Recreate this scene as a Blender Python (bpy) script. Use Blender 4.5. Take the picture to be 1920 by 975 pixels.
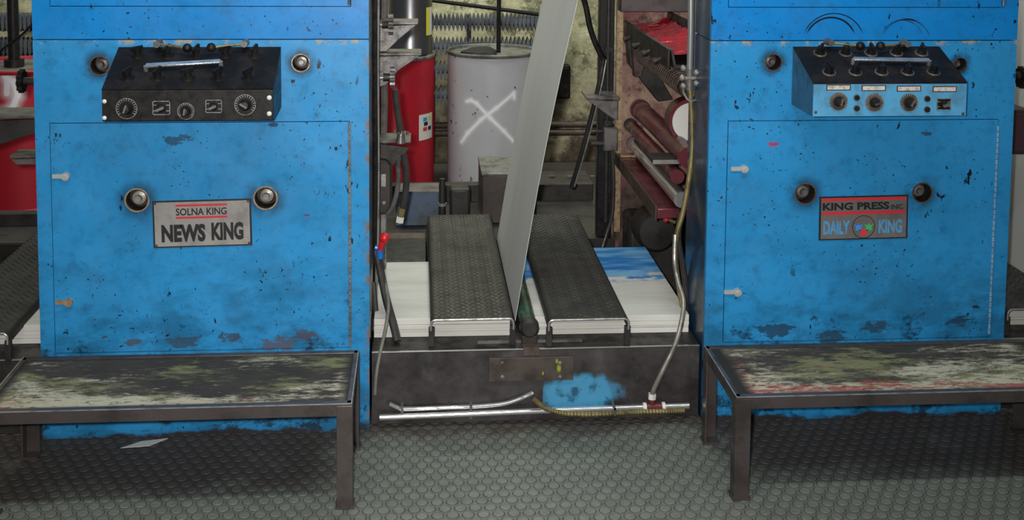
import bpy, bmesh, math, random
from mathutils import Vector, Matrix
from mathutils import noise as mnoise
random.seed(7)
for o in list(bpy.data.objects): bpy.data.objects.remove(o)
SC = bpy.context.scene
COL = SC.collection
PI = math.pi
# ------------------------------------------------------------------ camera
F, CX, CY = 2250.0, 960.0, -9.0           # focal length in pixels, principal point (1920x975 frame)
D, H = 3.55, 1.64                         # distance to the cabinets' front plane, height of the lens
yw = Vector((785-CX, -205-CY, F)).normalized()          # world +Y seen in camera axes (x right, y down, z forward)
dn = Vector((740-CX, 26000-CY, F)); dn = (dn - yw*dn.dot(yw)).normalized()
xw = dn.cross(yw).normalized()
if xw.x < 0: xw = -xw
CAMPOS = Vector((0, -D, H))
def cam2world(v): return Vector((v.dot(xw), v.dot(yw), -v.dot(dn)))
cam = bpy.data.cameras.new('camera'); camo = bpy.data.objects.new('camera', cam); COL.objects.link(camo)
r_, u_, b_ = cam2world(Vector((1,0,0))), cam2world(Vector((0,-1,0))), cam2world(Vector((0,0,-1)))
camo.matrix_world = Matrix(((r_.x,u_.x,b_.x,CAMPOS.x),(r_.y,u_.y,b_.y,CAMPOS.y),(r_.z,u_.z,b_.z,CAMPOS.z),(0,0,0,1)))
cam.sensor_fit = 'HORIZONTAL'; cam.sensor_width = 36.0; cam.lens = F/1920*36.0
cam.shift_x = 0.0; cam.shift_y = -(487.5-CY)/1920
cam.clip_start = 0.05; cam.clip_end = 60
SC.camera = camo
# ------------------------------------------------------------------ light
SC.view_settings.view_transform = 'Standard'; SC.view_settings.look = 'None'
SC.view_settings.exposure = 0.0; SC.view_settings.gamma = 1.0; SC.view_settings.use_curve_mapping = False
w = bpy.data.worlds.new('hall'); SC.world = w; w.use_nodes = True
w.node_tree.nodes['Background'].inputs[0].default_value = (0.85, 0.92, 1.0, 1)
w.node_tree.nodes['Background'].inputs[1].default_value = 0.10
def lamp(name, kind, loc, power, color=(1,1,1), size=None, rot=(0,0,0), sy=None):
    l = bpy.data.lights.new(name, kind); l.energy = power; l.color = color
    o = bpy.data.objects.new(name, l); COL.objects.link(o); o.location = loc; o.rotation_euler = rot
    if kind == 'AREA':
        l.shape = 'RECTANGLE'; l.size = size; l.size_y = sy or size
    elif size: l.shadow_soft_size = size
    return o
fl=lamp('camera_flash', 'SPOT', (-0.06, -3.50, 1.665), 405, (1.0, 0.98, 0.95), 0.025)
fl.data.spot_size=math.radians(78); fl.data.spot_blend=1.0
fl.rotation_euler=(Vector((0.12, 0.0, 0.88))-fl.location).to_track_quat('-Z','Y').to_euler()
lamp('ceiling_tube_front', 'AREA', (0.2, -1.6, 3.6), 62, (0.93, 1.0, 0.97), 3.2, (0,0,0), 0.25)
lamp('ceiling_tube_back', 'AREA', (0.2, 2.4, 3.6), 125, (0.95, 1.0, 0.92), 4.2, (0,0,0), 0.25)
# ------------------------------------------------------------------ pixel measurements -> metres
def ray(px, py): return cam2world(Vector(((px-CX)/F, (py-CY)/F, 1.0)))
def P(px, py, Y):                          # the point of the photograph on the plane at depth Y
    d = ray(px, py); return CAMPOS + d*((Y-CAMPOS.y)/d.y)
def PZ(px, py, Z):                         # ... on the level at height Z
    d = ray(px, py); return CAMPOS + d*((Z-CAMPOS.z)/d.z)
def K(Y): return (Y+D)/F                   # metres per pixel at depth Y
# ------------------------------------------------------------------ mesh helpers
class MB:
    def __init__(s): s.v=[]; s.f=[]
    def add(s, vs, fs):
        n=len(s.v); s.v += [tuple(v) for v in vs]; s.f += [tuple(i+n for i in f) for f in fs]; return s
    def box(s, x0,x1,y0,y1,z0,z1):
        x0,x1=min(x0,x1),max(x0,x1); y0,y1=min(y0,y1),max(y0,y1); z0,z1=min(z0,z1),max(z0,z1)
        return s.add([(x0,y0,z0),(x1,y0,z0),(x1,y1,z0),(x0,y1,z0),(x0,y0,z1),(x1,y0,z1),(x1,y1,z1),(x0,y1,z1)],
            [(0,3,2,1),(4,5,6,7),(0,1,5,4),(1,2,6,5),(2,3,7,6),(3,0,4,7)])
    def bar(s, p0, p1, w, h, up=(0,0,1)):   # a rectangular bar from p0 to p1
        p0,p1=Vector(p0),Vector(p1); d=(p1-p0).normalized(); u=Vector(up)
        a=d.cross(u)
        if a.length<1e-4: a=d.cross(Vector((0,1,0)))
        a.normalize(); b=a.cross(d).normalized()
        vs=[p+a*(sx*w/2)+b*(sy*h/2) for p in (p0,p1) for sx,sy in ((-1,-1),(1,-1),(1,1),(-1,1))]
        return s.add(vs,[(3,2,1,0),(4,5,6,7),(0,1,5,4),(1,2,6,5),(2,3,7,6),(3,0,4,7)])
    def ring(s, c, a, b, r, seg): return [c+a*(r*math.cos(2*PI*i/seg))+b*(r*math.sin(2*PI*i/seg)) for i in range(seg)]
    def sweep(s, pts, rads, seg=10, caps=True):
        pts=[Vector(p) for p in pts]; n=len(pts); base=len(s.v); vs=[]; fs=[]; prev=None
        for i,p in enumerate(pts):
            t=(pts[min(i+1,n-1)]-pts[max(i-1,0)])
            if t.length<1e-9: t=Vector((0,0,1))
            t.normalize()
            if prev is None:
                a=t.cross(Vector((0,0,1)))
                if a.length<1e-3: a=t.cross(Vector((1,0,0)))
            else:
                a=prev-t*prev.dot(t)
            a.normalize(); prev=a; b=t.cross(a)
            vs+=s.ring(p,a,b,rads[i] if hasattr(rads,'__len__') else rads,seg)
        for i in range(n-1):
            for j in range(seg):
                k=(j+1)%seg; fs.append((i*seg+j,i*seg+k,(i+1)*seg+k,(i+1)*seg+j))
        if caps: fs.append(tuple(range(seg-1,-1,-1))); fs.append(tuple((n-1)*seg+j for j in range(seg)))
        return s.add(vs,fs)
    def cyl(s, p0, p1, r, r1=None, seg=20): 
        p0,p1=Vector(p0),Vector(p1)
        t=(p1-p0).normalized(); a=t.cross(Vector((0,0,1)))
        if a.length<1e-3: a=t.cross(Vector((1,0,0)))
        a.normalize(); b=t.cross(a); r1=r if r1 is None else r1
        vs=s.ring(p0,a,b,r,seg)+s.ring(p1,a,b,r1,seg)
        fs=[(j,(j+1)%seg,seg+(j+1)%seg,seg+j) for j in range(seg)]+[tuple(range(seg-1,-1,-1)),tuple(seg+j for j in range(seg))]
        return s.add(vs,fs)
    def revolve(s, c, axis, prof, seg=32, closed=False):   # prof: (radius, distance along axis)
        c,t=Vector(c),Vector(axis).normalized(); a=t.cross(Vector((0,0,1)))
        if a.length<1e-3: a=Vector((1,0,0))
        a.normalize(); b=t.cross(a); vs=[]; fs=[]; n=len(prof)
        for r,h in prof: vs+=s.ring(c+t*h,a,b,max(r,1e-5),seg)
        for i in range(n if closed else n-1):
            i2=(i+1)%n
            for j in range(seg):
                k=(j+1)%seg; fs.append((i*seg+j,i*seg+k,i2*seg+k,i2*seg+j))
        return s.add(vs,fs)
    def ball(s, c, r, seg=14):
        n=8; return s.revolve((c[0],c[1],c[2]-r),(0,0,1),[(r*math.sin(PI*i/n), r-r*math.cos(PI*i/n)) for i in range(n+1)],seg)
    def prism(s, poly, y0, y1):               # poly in (x,z), extruded along Y
        n=len(poly); vs=[(x,y0,z) for x,z in poly]+[(x,y1,z) for x,z in poly]
        fs=[tuple(range(n)),tuple(range(2*n-1,n-1,-1))]+[(i,n+i,n+(i+1)%n,(i+1)%n) for i in range(n)]
        return s.add(vs,fs)
    def slab(s, poly, z0, z1):                # poly in (x,y)
        n=len(poly); vs=[(x,y,z0) for x,y in poly]+[(x,y,z1) for x,y in poly]
        fs=[tuple(range(n-1,-1,-1)),tuple(range(n,2*n))]+[(i,(i+1)%n,n+(i+1)%n,n+i) for i in range(n)]
        return s.add(vs,fs)
    def prismx(s, poly, x0, x1):              # poly in (y,z), extruded along X
        n=len(poly); vs=[(x0,y,z) for y,z in poly]+[(x1,y,z) for y,z in poly]
        fs=[tuple(range(n)),tuple(range(2*n-1,n-1,-1))]+[(i,n+i,n+(i+1)%n,(i+1)%n) for i in range(n)]
        return s.add(vs,fs)
def spline(pts, n=8):                         # Catmull-Rom through points
    pts=[Vector(p) for p in pts]; q=[pts[0]*2-pts[1]]+pts+[pts[-1]*2-pts[-2]]; out=[]
    for i in range(1,len(q)-2):
        for k in range(n):
            t=k/n; a,b,c,d=q[i-1],q[i],q[i+1],q[i+2]
            out.append(0.5*((2*b)+(c-a)*t+(2*a-5*b+4*c-d)*t*t+(3*b-a-3*c+d)*t**3))
    return out+[pts[-1]]
def circ(cx, cz, r, n=28): return [(cx+r*math.cos(2*PI*i/n), cz+r*math.sin(2*PI*i/n)) for i in range(n)]
def rect(x0,x1,z0,z1): return [(x0,z0),(x1,z0),(x1,z1),(x0,z1)]
def from_curve(cu):
    o=bpy.data.objects.new('tmp',cu); COL.objects.link(o)
    dg=bpy.context.evaluated_depsgraph_get(); me=bpy.data.meshes.new_from_object(o.evaluated_get(dg))
    bpy.data.objects.remove(o); bpy.data.curves.remove(cu); return me
def plate(outlines, y0, y1):                  # sheet in the XZ plane; every outline after the first cuts a hole
    cu=bpy.data.curves.new('tmp','CURVE'); cu.dimensions='2D'; cu.fill_mode='BOTH'; cu.extrude=abs(y1-y0)/2
    for pl in outlines:
        sp=cu.splines.new('POLY'); sp.points.add(len(pl)-1); sp.use_cyclic_u=True
        for p,(x,z) in zip(sp.points,pl): p.co=(x,z,0,1)
    me=from_curve(cu); ym=(y0+y1)/2; m=MB()
    m.add([(v.co.x, ym-v.co.z, v.co.y) for v in me.vertices],[tuple(p.vertices) for p in me.polygons])
    bpy.data.meshes.remove(me); return m
def text(body, x0, x1, z0, z1, y0, y1, bold=0.0, rot=0.0, c=(0,0)):
    cu=bpy.data.curves.new('tmp','FONT'); cu.body=body; cu.extrude=0.01; cu.offset=bold; cu.resolution_u=3
    me=from_curve(cu); xs=[v.co.x for v in me.vertices]; ys=[v.co.y for v in me.vertices]; zs=[v.co.z for v in me.vertices]
    m=MB(); vs=[]
    for v in me.vertices:
        x=x0+(v.co.x-min(xs))/(max(xs)-min(xs))*(x1-x0); z=z0+(v.co.y-min(ys))/(max(ys)-min(ys))*(z1-z0)
        y=y0+(max(zs)-v.co.z)/(max(zs)-min(zs))*(y1-y0)
        if rot:
            dx,dz=x-c[0],z-c[1]; x=c[0]+dx*math.cos(rot)-dz*math.sin(rot); z=c[1]+dx*math.sin(rot)+dz*math.cos(rot)
        vs.append((x,y,z))
    m.add(vs,[tuple(p.vertices) for p in me.polygons]); bpy.data.meshes.remove(me); return m
def turn(m, c, rot):                           # rotate a builder's points in the XZ plane
    out=[]
    for x,y,z in m.v:
        dx,dz=x-c[0],z-c[1]; out.append((c[0]+dx*math.cos(rot)-dz*math.sin(rot),y,c[1]+dx*math.sin(rot)+dz*math.cos(rot)))
    m.v=out; return m
def mesh_obj(name, m, mat, base=(0,0,0), parent=None, smooth=30, bevel=0):
    me=bpy.data.meshes.new(name); b=Vector(base)
    me.from_pydata([tuple(Vector(v)-b) for v in m.v],[],m.f); me.validate(); me.materials.append(mat)
    if smooth: me.shade_smooth(); me.set_sharp_from_angle(angle=math.radians(smooth))
    o=bpy.data.objects.new(name,me); COL.objects.link(o)
    if parent is not None: o.parent=parent
    else: o.location=b
    if bevel:
        bm=o.modifiers.new('bevel','BEVEL'); bm.width=bevel; bm.segments=2; bm.limit_method='ANGLE'; bm.angle_limit=math.radians(40)
    return o
class Thing:
    def __init__(s, name, label, cat, base, group=None, kind=None):
        s.o=bpy.data.objects.new(name,None); COL.objects.link(s.o); s.b=Vector(base); s.o.location=s.b; s.o.empty_display_size=.05
        if label: s.o['label']=label
        if cat: s.o['category']=cat
        if group: s.o['group']=group
        if kind: s.o['kind']=kind
    def part(s, name, m, mat, under=None, label=None, smooth=30, bevel=0, kind=None):
        o=mesh_obj(name,m,mat,s.b,under or s.o,smooth,bevel)
        if label: o['label']=label
        if kind: o['kind']=kind
        return o
def single(name, m, mat, label, cat, base, group=None, smooth=30, bevel=0, kind=None):
    o=mesh_obj(name,m,mat,base,None,smooth,bevel)
    if label: o['label']=label
    if cat: o['category']=cat
    if group: o['group']=group
    if kind: o['kind']=kind
    return o
# ------------------------------------------------------------------ material helpers
class NT:
    def __init__(s, name):
        s.m=bpy.data.materials.new(name); s.m.use_nodes=True; s.t=s.m.node_tree; s.b=s.t.nodes['Principled BSDF']
        s.tc=s.t.nodes.new('ShaderNodeTexCoord'); s.sep=None
    def L(s,a,b): s.t.links.new(a,b)
    def val(s, sock, x):
        if isinstance(x,(int,float)): sock.default_value=x
        elif isinstance(x,tuple): sock.default_value=(*x,1) if len(x)==3 else x
        else: s.L(x,sock)
    def xyz(s,i):
        if s.sep is None:
            s.sep=s.t.nodes.new('ShaderNodeSeparateXYZ'); s.L(s.tc.outputs['Object'],s.sep.inputs[0])
        return s.sep.outputs[i]
    def math(s, op, a, b=0.0, clamp=False):
        n=s.t.nodes.new('ShaderNodeMath'); n.operation=op; n.use_clamp=clamp; s.val(n.inputs[0],a); s.val(n.inputs[1],b); return n.outputs[0]
    def noise(s, scale, detail=3, rough=.55, stretch=(1,1,1), off=(0,0,0), dist=0):
        mp=s.t.nodes.new('ShaderNodeMapping'); s.L(s.tc.outputs['Object'],mp.inputs[0]); mp.inputs['Scale'].default_value=stretch; mp.inputs['Location'].default_value=off
        n=s.t.nodes.new('ShaderNodeTexNoise'); s.L(mp.outputs[0],n.inputs['Vector']); n.inputs['Scale'].default_value=scale
        n.inputs['Detail'].default_value=detail; n.inputs['Roughness'].default_value=rough; n.inputs['Distortion'].default_value=dist
        return n.outputs['Fac']
    def ramp(s, x, lo, hi, a=0.0, b=1.0):
        n=s.t.nodes.new('ShaderNodeMapRange'); n.interpolation_type='SMOOTHSTEP'; n.clamp=True
        s.val(n.inputs['Value'],x); n.inputs['From Min'].default_value=lo; n.inputs['From Max'].default_value=hi
        n.inputs['To Min'].default_value=a; n.inputs['To Max'].default_value=b; return n.outputs[0]
    def mix(s, fac, a, b):
        n=s.t.nodes.new('ShaderNodeMix'); n.data_type='RGBA'; s.val(n.inputs[0],fac); s.val(n.inputs[6],a); s.val(n.inputs[7],b); return n.outputs[2]
    def spot(s, cx, cz, r0, r1, sx=1.0, sz=1.0):    # a soft round mark on a front face, 1 inside
        a=s.math('MULTIPLY',s.math('SUBTRACT',s.xyz(0),cx),sx); b=s.math('MULTIPLY',s.math('SUBTRACT',s.xyz(2),cz),sz)
        d=s.math('SQRT',s.math('ADD',s.math('MULTIPLY',a,a),s.math('MULTIPLY',b,b))); return s.ramp(d,r0,r1,1,0)
    def seg(s, u, v, p, q, w0, w1):                  # a brush stroke from p to q, 1 inside
        dx,dy=q[0]-p[0],q[1]-p[1]; L2=dx*dx+dy*dy
        a=s.math('SUBTRACT',u,p[0]); b=s.math('SUBTRACT',v,p[1])
        t=s.math('DIVIDE',s.math('ADD',s.math('MULTIPLY',a,dx),s.math('MULTIPLY',b,dy)),L2,True)
        ex=s.math('SUBTRACT',a,s.math('MULTIPLY',t,dx)); ey=s.math('SUBTRACT',b,s.math('MULTIPLY',t,dy))
        d=s.math('SQRT',s.math('ADD',s.math('MULTIPLY',ex,ex),s.math('MULTIPLY',ey,ey))); return s.ramp(d,w0,w1,1,0)
    def out(s, col, rough=.5, metal=0.0, spec=.5, bump=None, bstr=.3, bdist=.002, coat=0):
        s.val(s.b.inputs['Base Color'],col); s.val(s.b.inputs['Roughness'],rough); s.val(s.b.inputs['Metallic'],metal)
        s.b.inputs['Specular IOR Level'].default_value=spec; s.b.inputs['Coat Weight'].default_value=coat
        if bump is not None:
            n=s.t.nodes.new('ShaderNodeBump'); n.inputs['Strength'].default_value=bstr; n.inputs['Distance'].default_value=bdist
            s.L(bump,n.inputs['Height']); s.L(n.outputs[0],s.b.inputs['Normal'])
        return s.m
def srgb(r,g,b):
    f=lambda c:(c/255/12.92 if c/255<=.04045 else ((c/255+.055)/1.055)**2.4); return (f(r),f(g),f(b))
def simple(name, col, rough=.5, metal=0.0, dirt=None, damt=.5, dscale=14, spec=.5, coat=0):
    n=NT(name); c=srgb(*col)
    if dirt:
        k=n.noise(dscale,5,.65); c=n.mix(n.ramp(k,.42,.68,0,damt),c,srgb(*dirt)); 
        return n.out(c,n.ramp(n.noise(dscale*2,3),.3,.7,max(rough-.08,.05),min(rough+.1,1)),metal,spec,n.noise(dscale*9,3),.25,.0015,coat)
    return n.out(c,rough,metal,spec,coat=coat)

def blue_paint(name, base, lower=True, marks=None, edge=None, arcs=None, seed=0.0, splats=None):
    n=NT(name); z=n.xyz(2); b=srgb(*base)
    c=n.mix(n.ramp(n.noise(3.2,4,.6,off=(seed,seed,0)),.3,.72),b,tuple(x*.80 for x in b))
    c=n.mix(n.ramp(n.noise(22,4,.7,off=(seed,0,seed)),.45,.8,0,.45),c,srgb(24,76,108))
    if lower: c=n.mix(n.math('MULTIPLY',n.ramp(z,.25,.75,1,0),n.ramp(n.noise(6,5,.7,stretch=(.6,1,1.3),off=(seed,6,6)),.40,.62,0,.6)),c,srgb(24,74,104))
    blk=srgb(14,18,26)
    # small dark flecks, more of them lower down
    fl=n.ramp(n.noise(95,2,.5,off=(seed,3,1)),.685,.72)
    big=n.ramp(n.noise(5,3,.6,off=(2,seed,5)),.44,.60,.12,1)
    c=n.mix(n.math('MULTIPLY',fl,big),c,blk)
    fl2=n.ramp(n.noise(38,3,.6,stretch=(1,1,.55),off=(seed,7,2)),.66,.70)
    c=n.mix(n.math('MULTIPLY',fl2,n.ramp(n.noise(3,2,.5,off=(seed,1,8)),.5,.6)),c,blk)
    if lower:
        g=n.math('ADD',n.ramp(z,.18,.62,.26,0),n.noise(7,6,.72,stretch=(1,1,1.4),off=(seed,0,4)))
        c=n.mix(n.ramp(g,.76,.86,0,.80),c,blk)
        g2=n.math('ADD',n.ramp(z,.0,.035,.36,0),n.noise(4.5,5,.65,stretch=(1,1,.5),off=(seed,2,9)))
        c=n.mix(n.ramp(g2,.70,.84,0,.95),c,srgb(48,40,37))
    if edge:                                            # bare, rusty metal along edges: (axis, lo, hi)
        for ax,lo,hi,col in edge:
            e=n.math('MULTIPLY',n.ramp(n.xyz(ax),lo,hi),n.ramp(n.noise(16,5,.7,off=(seed,4,4)),.50,.60))
            c=n.mix(e,c,srgb(*col))
    for (x,zz,r,amt) in (marks or []):                  # sooty halo round a socket
        c=n.mix(n.math('MULTIPLY',n.spot(x,zz,r*.8,r*2.3),n.ramp(n.noise(19,4,.65),.22,.56,0,amt)),c,srgb(22,26,34))
    for (x,zz,r,col) in (splats or []):
        k=n.math('ADD',n.spot(x,zz,0,r*1.5,.8,1.9),n.math('MULTIPLY',n.math('SUBTRACT',n.noise(48,5,.7,stretch=(.6,1,1.5)),.5),2.6))
        c=n.mix(n.math('MULTIPLY',n.ramp(k,.55,.72,0,.8),n.spot(x,zz,r*1.1,r*1.6,.8,1.2)),c,srgb(*col))
    for (x,zz,r,wd) in (arcs or []):                    # scratched semicircles
        a=n.math('SUBTRACT',n.xyz(0),x); q=n.math('SUBTRACT',z,zz)
        d=n.math('SQRT',n.math('ADD',n.math('MULTIPLY',a,a),n.math('MULTIPLY',q,q)))
        k=n.ramp(n.math('ABSOLUTE',n.math('SUBTRACT',d,r)),wd*.5,wd,1,0)
        k=n.math('MULTIPLY',k,n.math('MULTIPLY',n.ramp(q,r*.3,r*.6),n.ramp(n.noise(14,2),.35,.55,.35,1)))
        c=n.mix(k,c,blk)
    return n.out(c,n.ramp(n.noise(9,4),.3,.7,.30,.48),0,.40 if lower else .30,n.noise(60,3),.08,.001)

M={}
M['dark']=simple('dark_grimy_steel',(58,54,52),.5,.35,(26,22,20),.8,12)
M['black']=simple('black_enamel',(23,22,22),.42,0,(44,40,38),.5,20,spec=.28)
M['blackmat']=simple('black_rubber',(30,30,30),.6,0,(14,14,14),.6,20)
M['steel']=simple('worn_steel',(168,164,158),.34,.5,(70,62,56),.6,22)
M['steel2']=simple('dull_steel',(116,112,110),.42,.4,(48,42,40),.7,18)
M['chrome']=simple('chrome',(205,205,205),.2,.75,(130,120,112),.5,25)
M['rollerchrome']=simple('polished_chrome',(210,209,207),.19,.78)
M['latch']=simple('bright_latch_steel',(188,184,178),.35,.3)
M['brass']=simple('brass_conduit',(150,136,92),.35,.5,(66,56,40),.7,30)
M['rust']=simple('rusty_brown_steel',(92,76,68),.6,.3,(46,36,32),.8,14)
M['maroon']=simple('ink_stained_roller',(104,46,54),.3,.1,(48,24,30),.7,10)
M['red']=simple('red_drum_paint',(178,22,40),.42,0,(120,16,30),.35,5)
M['hose']=simple('dark_hose',(62,60,58),.38,.2,(30,28,27),.6,25)
M['hoselight']=simple('grey_hose',(140,136,128),.35,.4,(66,62,56),.6,18)
M['tan']=simple('bare_rim_metal',(176,150,118),.45,.4,(88,70,56),.7,60)
M['ink']=simple('wet_red_ink',(205,8,44),.12,0,(120,5,25),.5,30,coat=.8)
M['redplastic']=simple('red_plastic',(200,36,44),.35)
M['blueplastic']=simple('blue_plastic',(40,110,190),.35)
M['white']=simple('white_plastic',(214,212,206),.4)
M['whiteprint']=simple('worn_white_print',(150,146,140),.5,0,(70,66,64),.8,70)
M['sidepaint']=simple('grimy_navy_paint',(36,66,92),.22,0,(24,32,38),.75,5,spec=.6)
M['hingeblue']=simple('painted_hinge',(120,166,196),.4,.2,(70,110,140),.6,40)
M['tagwhite']=simple('worn_paper_tag',(206,200,192),.6,0,(110,100,96),.7,60)
M['panelblack']=simple('matt_black_panel',(26,25,25),.5,0,(50,46,44),.6,12,spec=.1)
M['letterblack']=simple('black_print',(28,26,30),.5)
M['letterred']=simple('red_print',(206,44,56),.5)
M['letterblue']=simple('blue_print',(64,150,205),.5,0,(110,115,118),.9,60)
M['crownblue']=simple('blue_emblem',(58,134,214),.5)
M['crowngreen']=simple('green_emblem',(58,172,98),.5)
M['crownred']=simple('red_emblem',(216,44,56),.5)
M['nameplate']=simple('brushed_aluminium',(158,154,150),.5,.25,(116,110,106),.6,14)
M['nameplate2']=simple('dull_aluminium',(116,112,110),.5,.25,(86,82,82),.6,16)
M['paper']=simple('newsprint',(222,219,212),.75,0,(196,192,186),.5,9)
# ------------------------------------------------------------------ setting: floor with raised studs
def floor_mat(name, light, dark):
    n=NT(name); t=n.tc
    geo=n.t.nodes.new('ShaderNodeNewGeometry'); sp=n.t.nodes.new('ShaderNodeSeparateXYZ'); n.L(geo.outputs['Position'],sp.inputs[0])
    mp=n.t.nodes.new('ShaderNodeTexNoise'); n.L(geo.outputs['Position'],mp.inputs['Vector']); mp.inputs['Scale'].default_value=3.0; mp.inputs['Detail'].default_value=6; mp.inputs['Roughness'].default_value=.65
    m2=n.t.nodes.new('ShaderNodeTexNoise'); n.L(geo.outputs['Position'],m2.inputs['Vector']); m2.inputs['Scale'].default_value=24; m2.inputs['Detail'].default_value=4
    c=n.mix(n.ramp(m2.outputs['Fac'],.3,.7),srgb(*light),tuple(x*.78 for x in srgb(*light)))
    # trodden dirt collected at the foot of the machine
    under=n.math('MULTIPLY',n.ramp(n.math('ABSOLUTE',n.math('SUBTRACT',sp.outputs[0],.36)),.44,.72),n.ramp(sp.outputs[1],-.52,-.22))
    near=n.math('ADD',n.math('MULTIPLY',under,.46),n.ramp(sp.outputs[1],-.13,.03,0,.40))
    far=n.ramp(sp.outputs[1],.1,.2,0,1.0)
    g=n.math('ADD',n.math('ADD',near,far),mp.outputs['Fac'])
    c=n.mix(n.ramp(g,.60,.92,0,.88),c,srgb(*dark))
    return n.out(c,n.ramp(m2.outputs['Fac'],.3,.7,.42,.6),0,.4,m2.outputs['Fac'],.25,.002)
M['floor']=floor_mat('studded_rubber_floor',(104,107,100),(62,54,50))
M['stud']=floor_mat('rubber_stud',(112,117,108),(74,65,60))
floor=single('floor',MB().box(-3.6,4.0,-3.9,4.2,-.06,0),M['floor'],None,None,(0,0,0),kind='structure',smooth=0)
SP=.0405; SR=.0158
def stud_mesh(m, x, y, r=SR, h=.0016, seg=14, ring=None):
    if ring is not None:
        rr=r+.0017; ring.add([(x+rr*math.cos(2*PI*i/seg),y+rr*math.sin(2*PI*i/seg),.0003) for i in range(seg)],[tuple(range(seg))])
    vs=[(x+r*math.cos(2*PI*i/seg),y+r*math.sin(2*PI*i/seg),-.0005) for i in range(seg)]+[(x+(r-.0016)*math.cos(2*PI*i/seg),y+(r-.0016)*math.sin(2*PI*i/seg),h) for i in range(seg)]
    m.add(vs,[(i,(i+1)%seg,seg+(i+1)%seg,seg+i) for i in range(seg)]+[tuple(seg+i for i in range(seg))])
spots=[]
ry=0; yy=-.62
while yy<.09:
    xx=-1.75+(SP/2 if ry%2 else 0)
    while xx<2.35:
        spots.append((xx,yy)); xx+=SP
    yy+=SP*.866; ry+=1
def in_view(x,y):
    v=Vector((x,y,0))-CAMPOS; c=Vector((v.dot(r_),-v.dot(u_),-v.dot(b_))); px=CX+F*c.x/c.z; py=CY+F*c.y/c.z
    return 0<px<1920 and py<972
vis=[s for s in spots if in_view(*s)]; vis.sort(key=lambda s:s[1])
own=set(vis[:298]); sm=MB(); stud_mesh(sm,0,0)
sme=None
for s in vis[:298]:
    if sme is None:
        o=mesh_obj('stud',sm,M['stud'],(0,0,0),floor); sme=o.data
    else:
        o=bpy.data.objects.new('stud',sme); COL.objects.link(o); o.parent=floor
    o.location=(s[0]+random.uniform(-.0006,.0006),s[1],0)
rest=MB()
for s in spots:
    if s not in own: stud_mesh(rest,*s,seg=12)
o=mesh_obj('studs',rest,M['stud'],(0,0,0),floor); o['kind']='stuff'
rg=MB(); tmp=MB()
for s in spots: stud_mesh(tmp,*s,ring=rg)
o=mesh_obj('dirt_rings',rg,simple('packed_dirt',(58,58,54),.8,0,(44,42,40),.6,10),(0,0,0),floor,smooth=0); o['kind']='stuff'
# walls
n=NT('peeling_plaster'); z=n.xyz(2)
c=n.mix(n.ramp(n.noise(2.2,6,.7),.35,.65),srgb(216,210,172),srgb(150,148,116))
c=n.mix(n.ramp(n.noise(7,6,.75,off=(3,0,1)),.5,.62,0,.85),c,srgb(92,92,70))
c=n.mix(n.ramp(n.noise(11,6,.75,off=(8,0,5)),.56,.64),c,srgb(206,198,164))
c=n.mix(n.math('MULTIPLY',n.ramp(z,.25,.75,1,0),n.ramp(n.noise(5,5,.7),.35,.6,.3,.9)),c,srgb(86,72,62))
M['plaster']=n.out(c,.9,0,.2,n.noise(30,5),.5,.01)
M['wallpale']=simple('pale_painted_wall',(196,190,186),.8,0,(172,166,162),.5,3)
single('wall_back',MB().box(-3.6,4.0,3.62,3.8,0,3.9),M['plaster'],None,None,(0,0,0),kind='structure',smooth=0)
# ------------------------------------------------------------------ the two blue press units
def socket(t, px, py, rpx, bright, lean, under=None):
    c=P(px,py,0); r=rpx*K(0); x,z=c.x,c.z
    cup=MB().revolve((x,0,z),(0,1,0),[(r*1.0,-.002),(r*.99,.004),(r*.97,.055),(r*.3,.055),(1e-4,.055)],28)
    s=t.part('bolt_socket',cup,M['dark'],under)
    t.part('bare_rim',MB().revolve((x,-.0028,z),(0,1,0),[(r*.97,0),(r*1.09,0),(r*1.09,.0028),(r*.97,.0035)],28,True),M['tan'] if bright else M['rust'],s)
    b=MB().revolve((x,0,z),(0,1,0),[(1e-4,.010),(r*.28,.010),(r*.31,.014),(r*.31,.024),(r*.60,.026),(r*.68,.034),(r*.68,.055)],20)
    t.part('bolt',b,M['steel'] if bright else M['steel2'],s)
    return (x,z,r)
def latch(t, px, py, mat, under):
    a=P(px-19,py,0); b=P(px+6,py,0); h=.006
    m=MB().box(a.x,b.x,-.007,.0,a.z-h,a.z+h); m.cyl((b.x,-.012,b.z),(b.x,0,b.z),.0115,.0125,16); m.cyl((b.x,-.016,b.z),(b.x,-.012,b.z),.005,None,10)
    l=t.part('latch',m,mat,under)
    return l
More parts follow.
